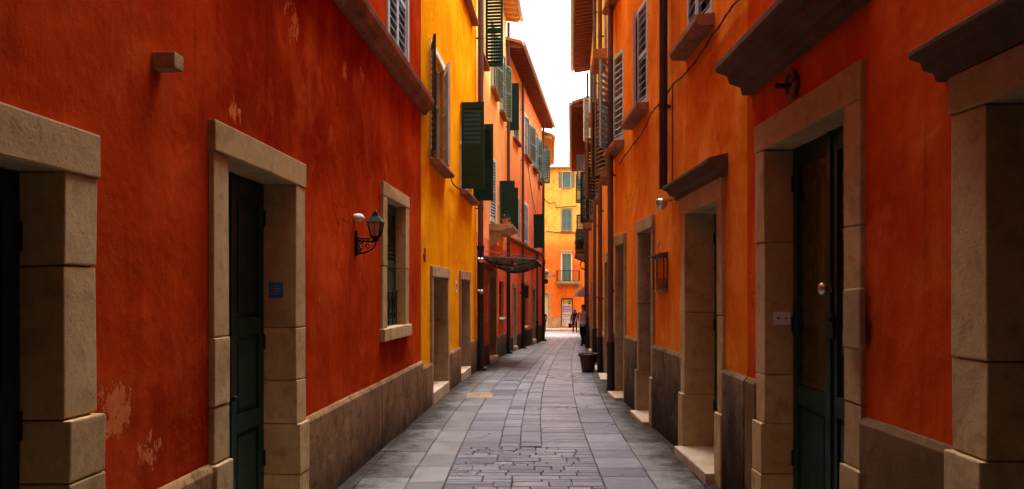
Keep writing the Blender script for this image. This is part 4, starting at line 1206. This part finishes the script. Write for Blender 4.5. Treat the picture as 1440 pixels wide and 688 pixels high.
cable([(WR1, 1063, -22, .03), (WR2, 1035, 8, .03), (WR2, 1006, 50, .03), (WR2, 978, 92, .03), (WR2, 951, 118, .03), (WR2, 937, 137, .03), (WR2, 918, 160, .03)], .008, CABLE, 'twisted cable running along the orange wall from the upper sill down to the pipe', .01, .014)
cable([(WR2, 918, 162, .03), (WR2, 905, 188, .03), (WR2, 893, 203, .03), (WR2, 882, 218, .03), (WR2, 872, 232, .03)], .008, CABLE, 'thin cable on the orange wall below the second and third shuttered windows', .015, .01)
cable([(WR2, 951, 118, .04), (WR2, 951, 262, .04), (WR2, 945, 272, .05)], .006, CABLE, 'thin vertical cable beside the black drainpipe on the orange wall', 0, .0)
cable([(WL2, 630, 252, .05), (WL2, 637, 261, .03), (WL2, 646, 266, .05)], .012, CABLE, 'short cable between the two window sills of the yellow house', .02, .012)
cable([(WL3, 674, 371, .05), (WL3, 680, 378, .05), (WL3, 690, 380, .04)], .012, WIRED, 'dark cable below the canopy edge on the salmon wall', .02, .0)
cable([(WL4, 738, 205, .04), (WL4, 745, 262, .03), (WL4, 752, 300, .04)], .012, WIRED, 'dark cable dropping down the coral house between its upper windows', .02, .0)
for pts, lb in (([(763, 278), (772, 286), (781, 285), (781, 292), (797, 291), (812, 290)], 'upper dark cable strung across the far yellow house'), ([(768, 325), (790, 328), (815, 328)], 'lower dark cable strung across the far yellow house')):
    P = [Vector((-7 + fs(u), 63.93, fz(v))) for u, v in pts]; m = MB(); m.tube(P, .03, 6)
    tag(m.build('cable', WIRED, base=P[0]), lb, 'cable')

# ------------------------------------------------------------------ people


def person(name_label, loc, face, h, top, legs, stride=.0, hair=HAIR, lean=0.0, arm_out=(.12, .12), coat=.45):
    k = h / 1.72
    J = {'pel': (0, 0, .95), 'bel': (0, .005, 1.08), 'che': (0, .0 + lean * .3, 1.28), 'nek': (0, .0 + lean * .5, 1.46), 'nk2': (0, .01 + lean * .6, 1.52), 'hd': (0, .02 + lean * .7, 1.60), 'hd2': (0, .02 + lean * .7, 1.68),
         'hl': (-.09, 0, .90), 'kl': (-.10, stride * .5 + .03, .50), 'al': (-.10, stride, .08), 'tl': (-.11, stride + .15, .035),
         'hr': (.09, 0, .90), 'kr': (.10, -stride * .2 + .04, .50), 'ar': (.10, -stride, .09), 'tr': (.11, -stride + .15, .035),
         'sl': (-.18, lean * .4, 1.40), 'el': (-.18 - arm_out[0], -.04 - stride * .3, 1.13), 'wl': (-.17 - arm_out[0], .06 - stride * .4, .90), 'nl': (-.17 - arm_out[0], .09 - stride * .4, .81),
         'sr': (.18, lean * .4, 1.40), 'er': (.18 + arm_out[1], -.04 + stride * .3, 1.13), 'wr': (.17 + arm_out[1], .08 + stride * .4, .90), 'nr': (.17 + arm_out[1], .11 + stride * .4, .81)}
    Rr = {'pel': (.15, .11), 'bel': (.14, .10), 'che': (.17, .11), 'nek': (.065, .06), 'nk2': (.052, .055), 'hd': (.078, .095), 'hd2': (.07, .085), 'hl': (.095, .1), 'kl': (.06, .062), 'al': (.042, .048), 'tl': (.04, .03), 'hr': (.095, .1), 'kr': (.06, .062), 'ar': (.042, .048), 'tr': (.04, .03),
          'sl': (.06, .06), 'el': (.048, .048), 'wl': (.032, .034), 'nl': (.022, .04), 'sr': (.06, .06), 'er': (.048, .048), 'wr': (.032, .034), 'nr': (.022, .04)}
    E = [('pel', 'bel'), ('bel', 'che'), ('che', 'nek'), ('nek', 'nk2'), ('nk2', 'hd'), ('hd', 'hd2'), ('pel', 'hl'), ('hl', 'kl'), ('kl', 'al'), ('al', 'tl'), ('pel', 'hr'), ('hr', 'kr'), ('kr', 'ar'), ('ar', 'tr'), ('che', 'sl'), ('sl', 'el'), ('el', 'wl'), ('wl', 'nl'), ('che', 'sr'), ('sr', 'er'), ('er', 'wr'), ('wr', 'nr')]
    keys = list(J); me = bpy.data.meshes.new('tmp'); me.from_pydata([Vector(J[q]) * k for q in keys], [(keys.index(a), keys.index(b)) for a, b in E], [])
    ob = bpy.data.objects.new('tmp', me); COL.objects.link(ob)
    ob.modifiers.new('s', 'SKIN'); sv = me.skin_vertices[0].data
    for i, q in enumerate(keys): sv[i].radius = (Rr[q][0] * k, Rr[q][1] * k)
    sv[0].use_root = True
    ob.modifiers.new('u', 'SUBSURF').levels = 2
    dg = bpy.context.evaluated_depsgraph_get(); mesh = bpy.data.meshes.new_from_object(ob.evaluated_get(dg)); bpy.data.objects.remove(ob)
    mesh.materials.clear()
    for mm in (SKIN, top, legs, BLK): mesh.materials.append(mm)
    for p in mesh.polygons:
        z = p.center.z / k; x = abs(p.center.x) / k; p.use_smooth = True
        p.material_index = 0 if z > 1.50 or (x > .2 and z < .88 and z > .7) else 3 if z < .10 else 2 if z < .93 and x < .22 else 1
    b = bpy.data.objects.new('person', mesh); COL.objects.link(b); b.location = loc; b.rotation_euler = (0, 0, face); tag(b, name_label, 'person')
    def child(nm, mb, mat):
        me = bpy.data.meshes.new(nm); me.from_pydata([v * k for v in mb.v], [], mb.f); me.materials.append(mat); c = bpy.data.objects.new(nm, me); COL.objects.link(c); c.parent = b
        for p in me.polygons: p.use_smooth = True
    m = MB(); hy = .02 + lean * .7
    m.lathe((0, hy - .018, 1.60), [(.055, -.09), (.085, -.03), (.092, .04), (.08, .11), (.045, .145), (.01, .155)], 14); child('hair', m, hair)
    m = MB(); m.lathe((0, 0, .93 - coat * .25), [(.165, 0), (.16, coat * .25), (.148, .2)], 16); child('coat_hem', m, top)
    m = MB(); m.lathe((0, hy + .1, 1.60), [(.012, -.02), (.016, .0), (.005, .02)], 8); child('nose', m, SKIN)
    return b


p1 = person('person in navy coat and wine scarf walking away in the middle of the far street', (56 * (808.5 - U0) / F, 56, gz(56)), 0.1, 1.68, NAVY, NAVY, .2, coat=.9)
m = MB(); c = Vector((56 * (808.5 - U0) / F, 56, gz(56))); m.lathe(c + Vector((0, 0, 1.34)), [(.2, 0), (.19, .08), (.11, .16)], 14); o = m.build('scarf', MAR2, base=c); o.parent = p1; o.matrix_parent_inverse = p1.matrix_basis.inverted()
m = MB(); cb = c + Vector((-.34, .05, .35)); m.box(cb.x - .10, cb.x + .10, cb.y - .14, cb.y + .14, cb.z, cb.z + .30); m.tube([cb + Vector((0, -.1, .3)), cb + Vector((0, -.06, .5)), cb + Vector((0, .06, .5)), cb + Vector((0, .1, .3))], .012, 5)
tag(m.build('shopping_bag', NAVY, base=cb, bevel=.015), 'dark blue bag carried low at the side of the walking person in navy', 'bag')
person('person in dusty pink top and black trousers close to the right wall behind the planter', (32 * (820 - U0) / F, 32, gz(32)), 2.6, 1.66, PINK, BLK, .3)
person('person in a long black coat standing by the pale door at the far left', (57 * (764.8 - U0) / F, 57, gz(57)), 2.9, 1.62, BLK, BLK, .03, coat=1.6, arm_out=(.04, .04))

# ------------------------------------------------------------------ camera, light, world
cam = bpy.data.cameras.new('camera'); co = bpy.data.objects.new('camera', cam); COL.objects.link(co)
co.location = (0, 0, H); co.rotation_euler = (PI / 2, 0, 0)
cam.sensor_fit = 'HORIZONTAL'; cam.sensor_width = 36; cam.lens = 36 * F / 1440
cam.shift_x = 0; cam.shift_y = (V0 - 344) / 1440
cam.clip_start = .05; cam.clip_end = 1000
sc.camera = co
w = bpy.data.worlds.new('World'); sc.world = w; w.use_nodes = True
nt = w.node_tree; bg = nt.nodes['Background']
sky = nt.nodes.new('ShaderNodeTexSky'); sky.sky_type = 'NISHITA'; sky.sun_disc = False
SE, SR = math.radians(74), math.radians(20)
sky.sun_elevation = SE; sky.sun_rotation = SR; sky.air_density = 1.0; sky.dust_density = 6.0; sky.ozone_density = .6
hs = nt.nodes.new('ShaderNodeHueSaturation'); hs.inputs['Saturation'].default_value = .22
nt.links.new(sky.outputs[0], hs.inputs['Color']); nt.links.new(hs.outputs[0], bg.inputs[0]); bg.inputs[1].default_value = .15
sun = bpy.data.lights.new('sun', 'SUN'); sun.energy = 1.5; sun.angle = math.radians(70); sun.color = (1, .95, .88)
so = bpy.data.objects.new('sun', sun); COL.objects.link(so)
d = Vector((math.sin(SR) * math.cos(SE), math.cos(SR) * math.cos(SE), math.sin(SE)))
so.rotation_euler = d.to_track_quat('Z', 'Y').to_euler(); so.location = (0, 0, 30)
sc.view_settings.view_transform = 'Standard'; sc.view_settings.look = 'None'; sc.view_settings.gamma = 1
sc.view_settings.exposure = 2.5
try: sc.view_settings.use_curve_mapping = False
except Exception: pass
sc.cycles.max_bounces = 10; sc.cycles.diffuse_bounces = 6
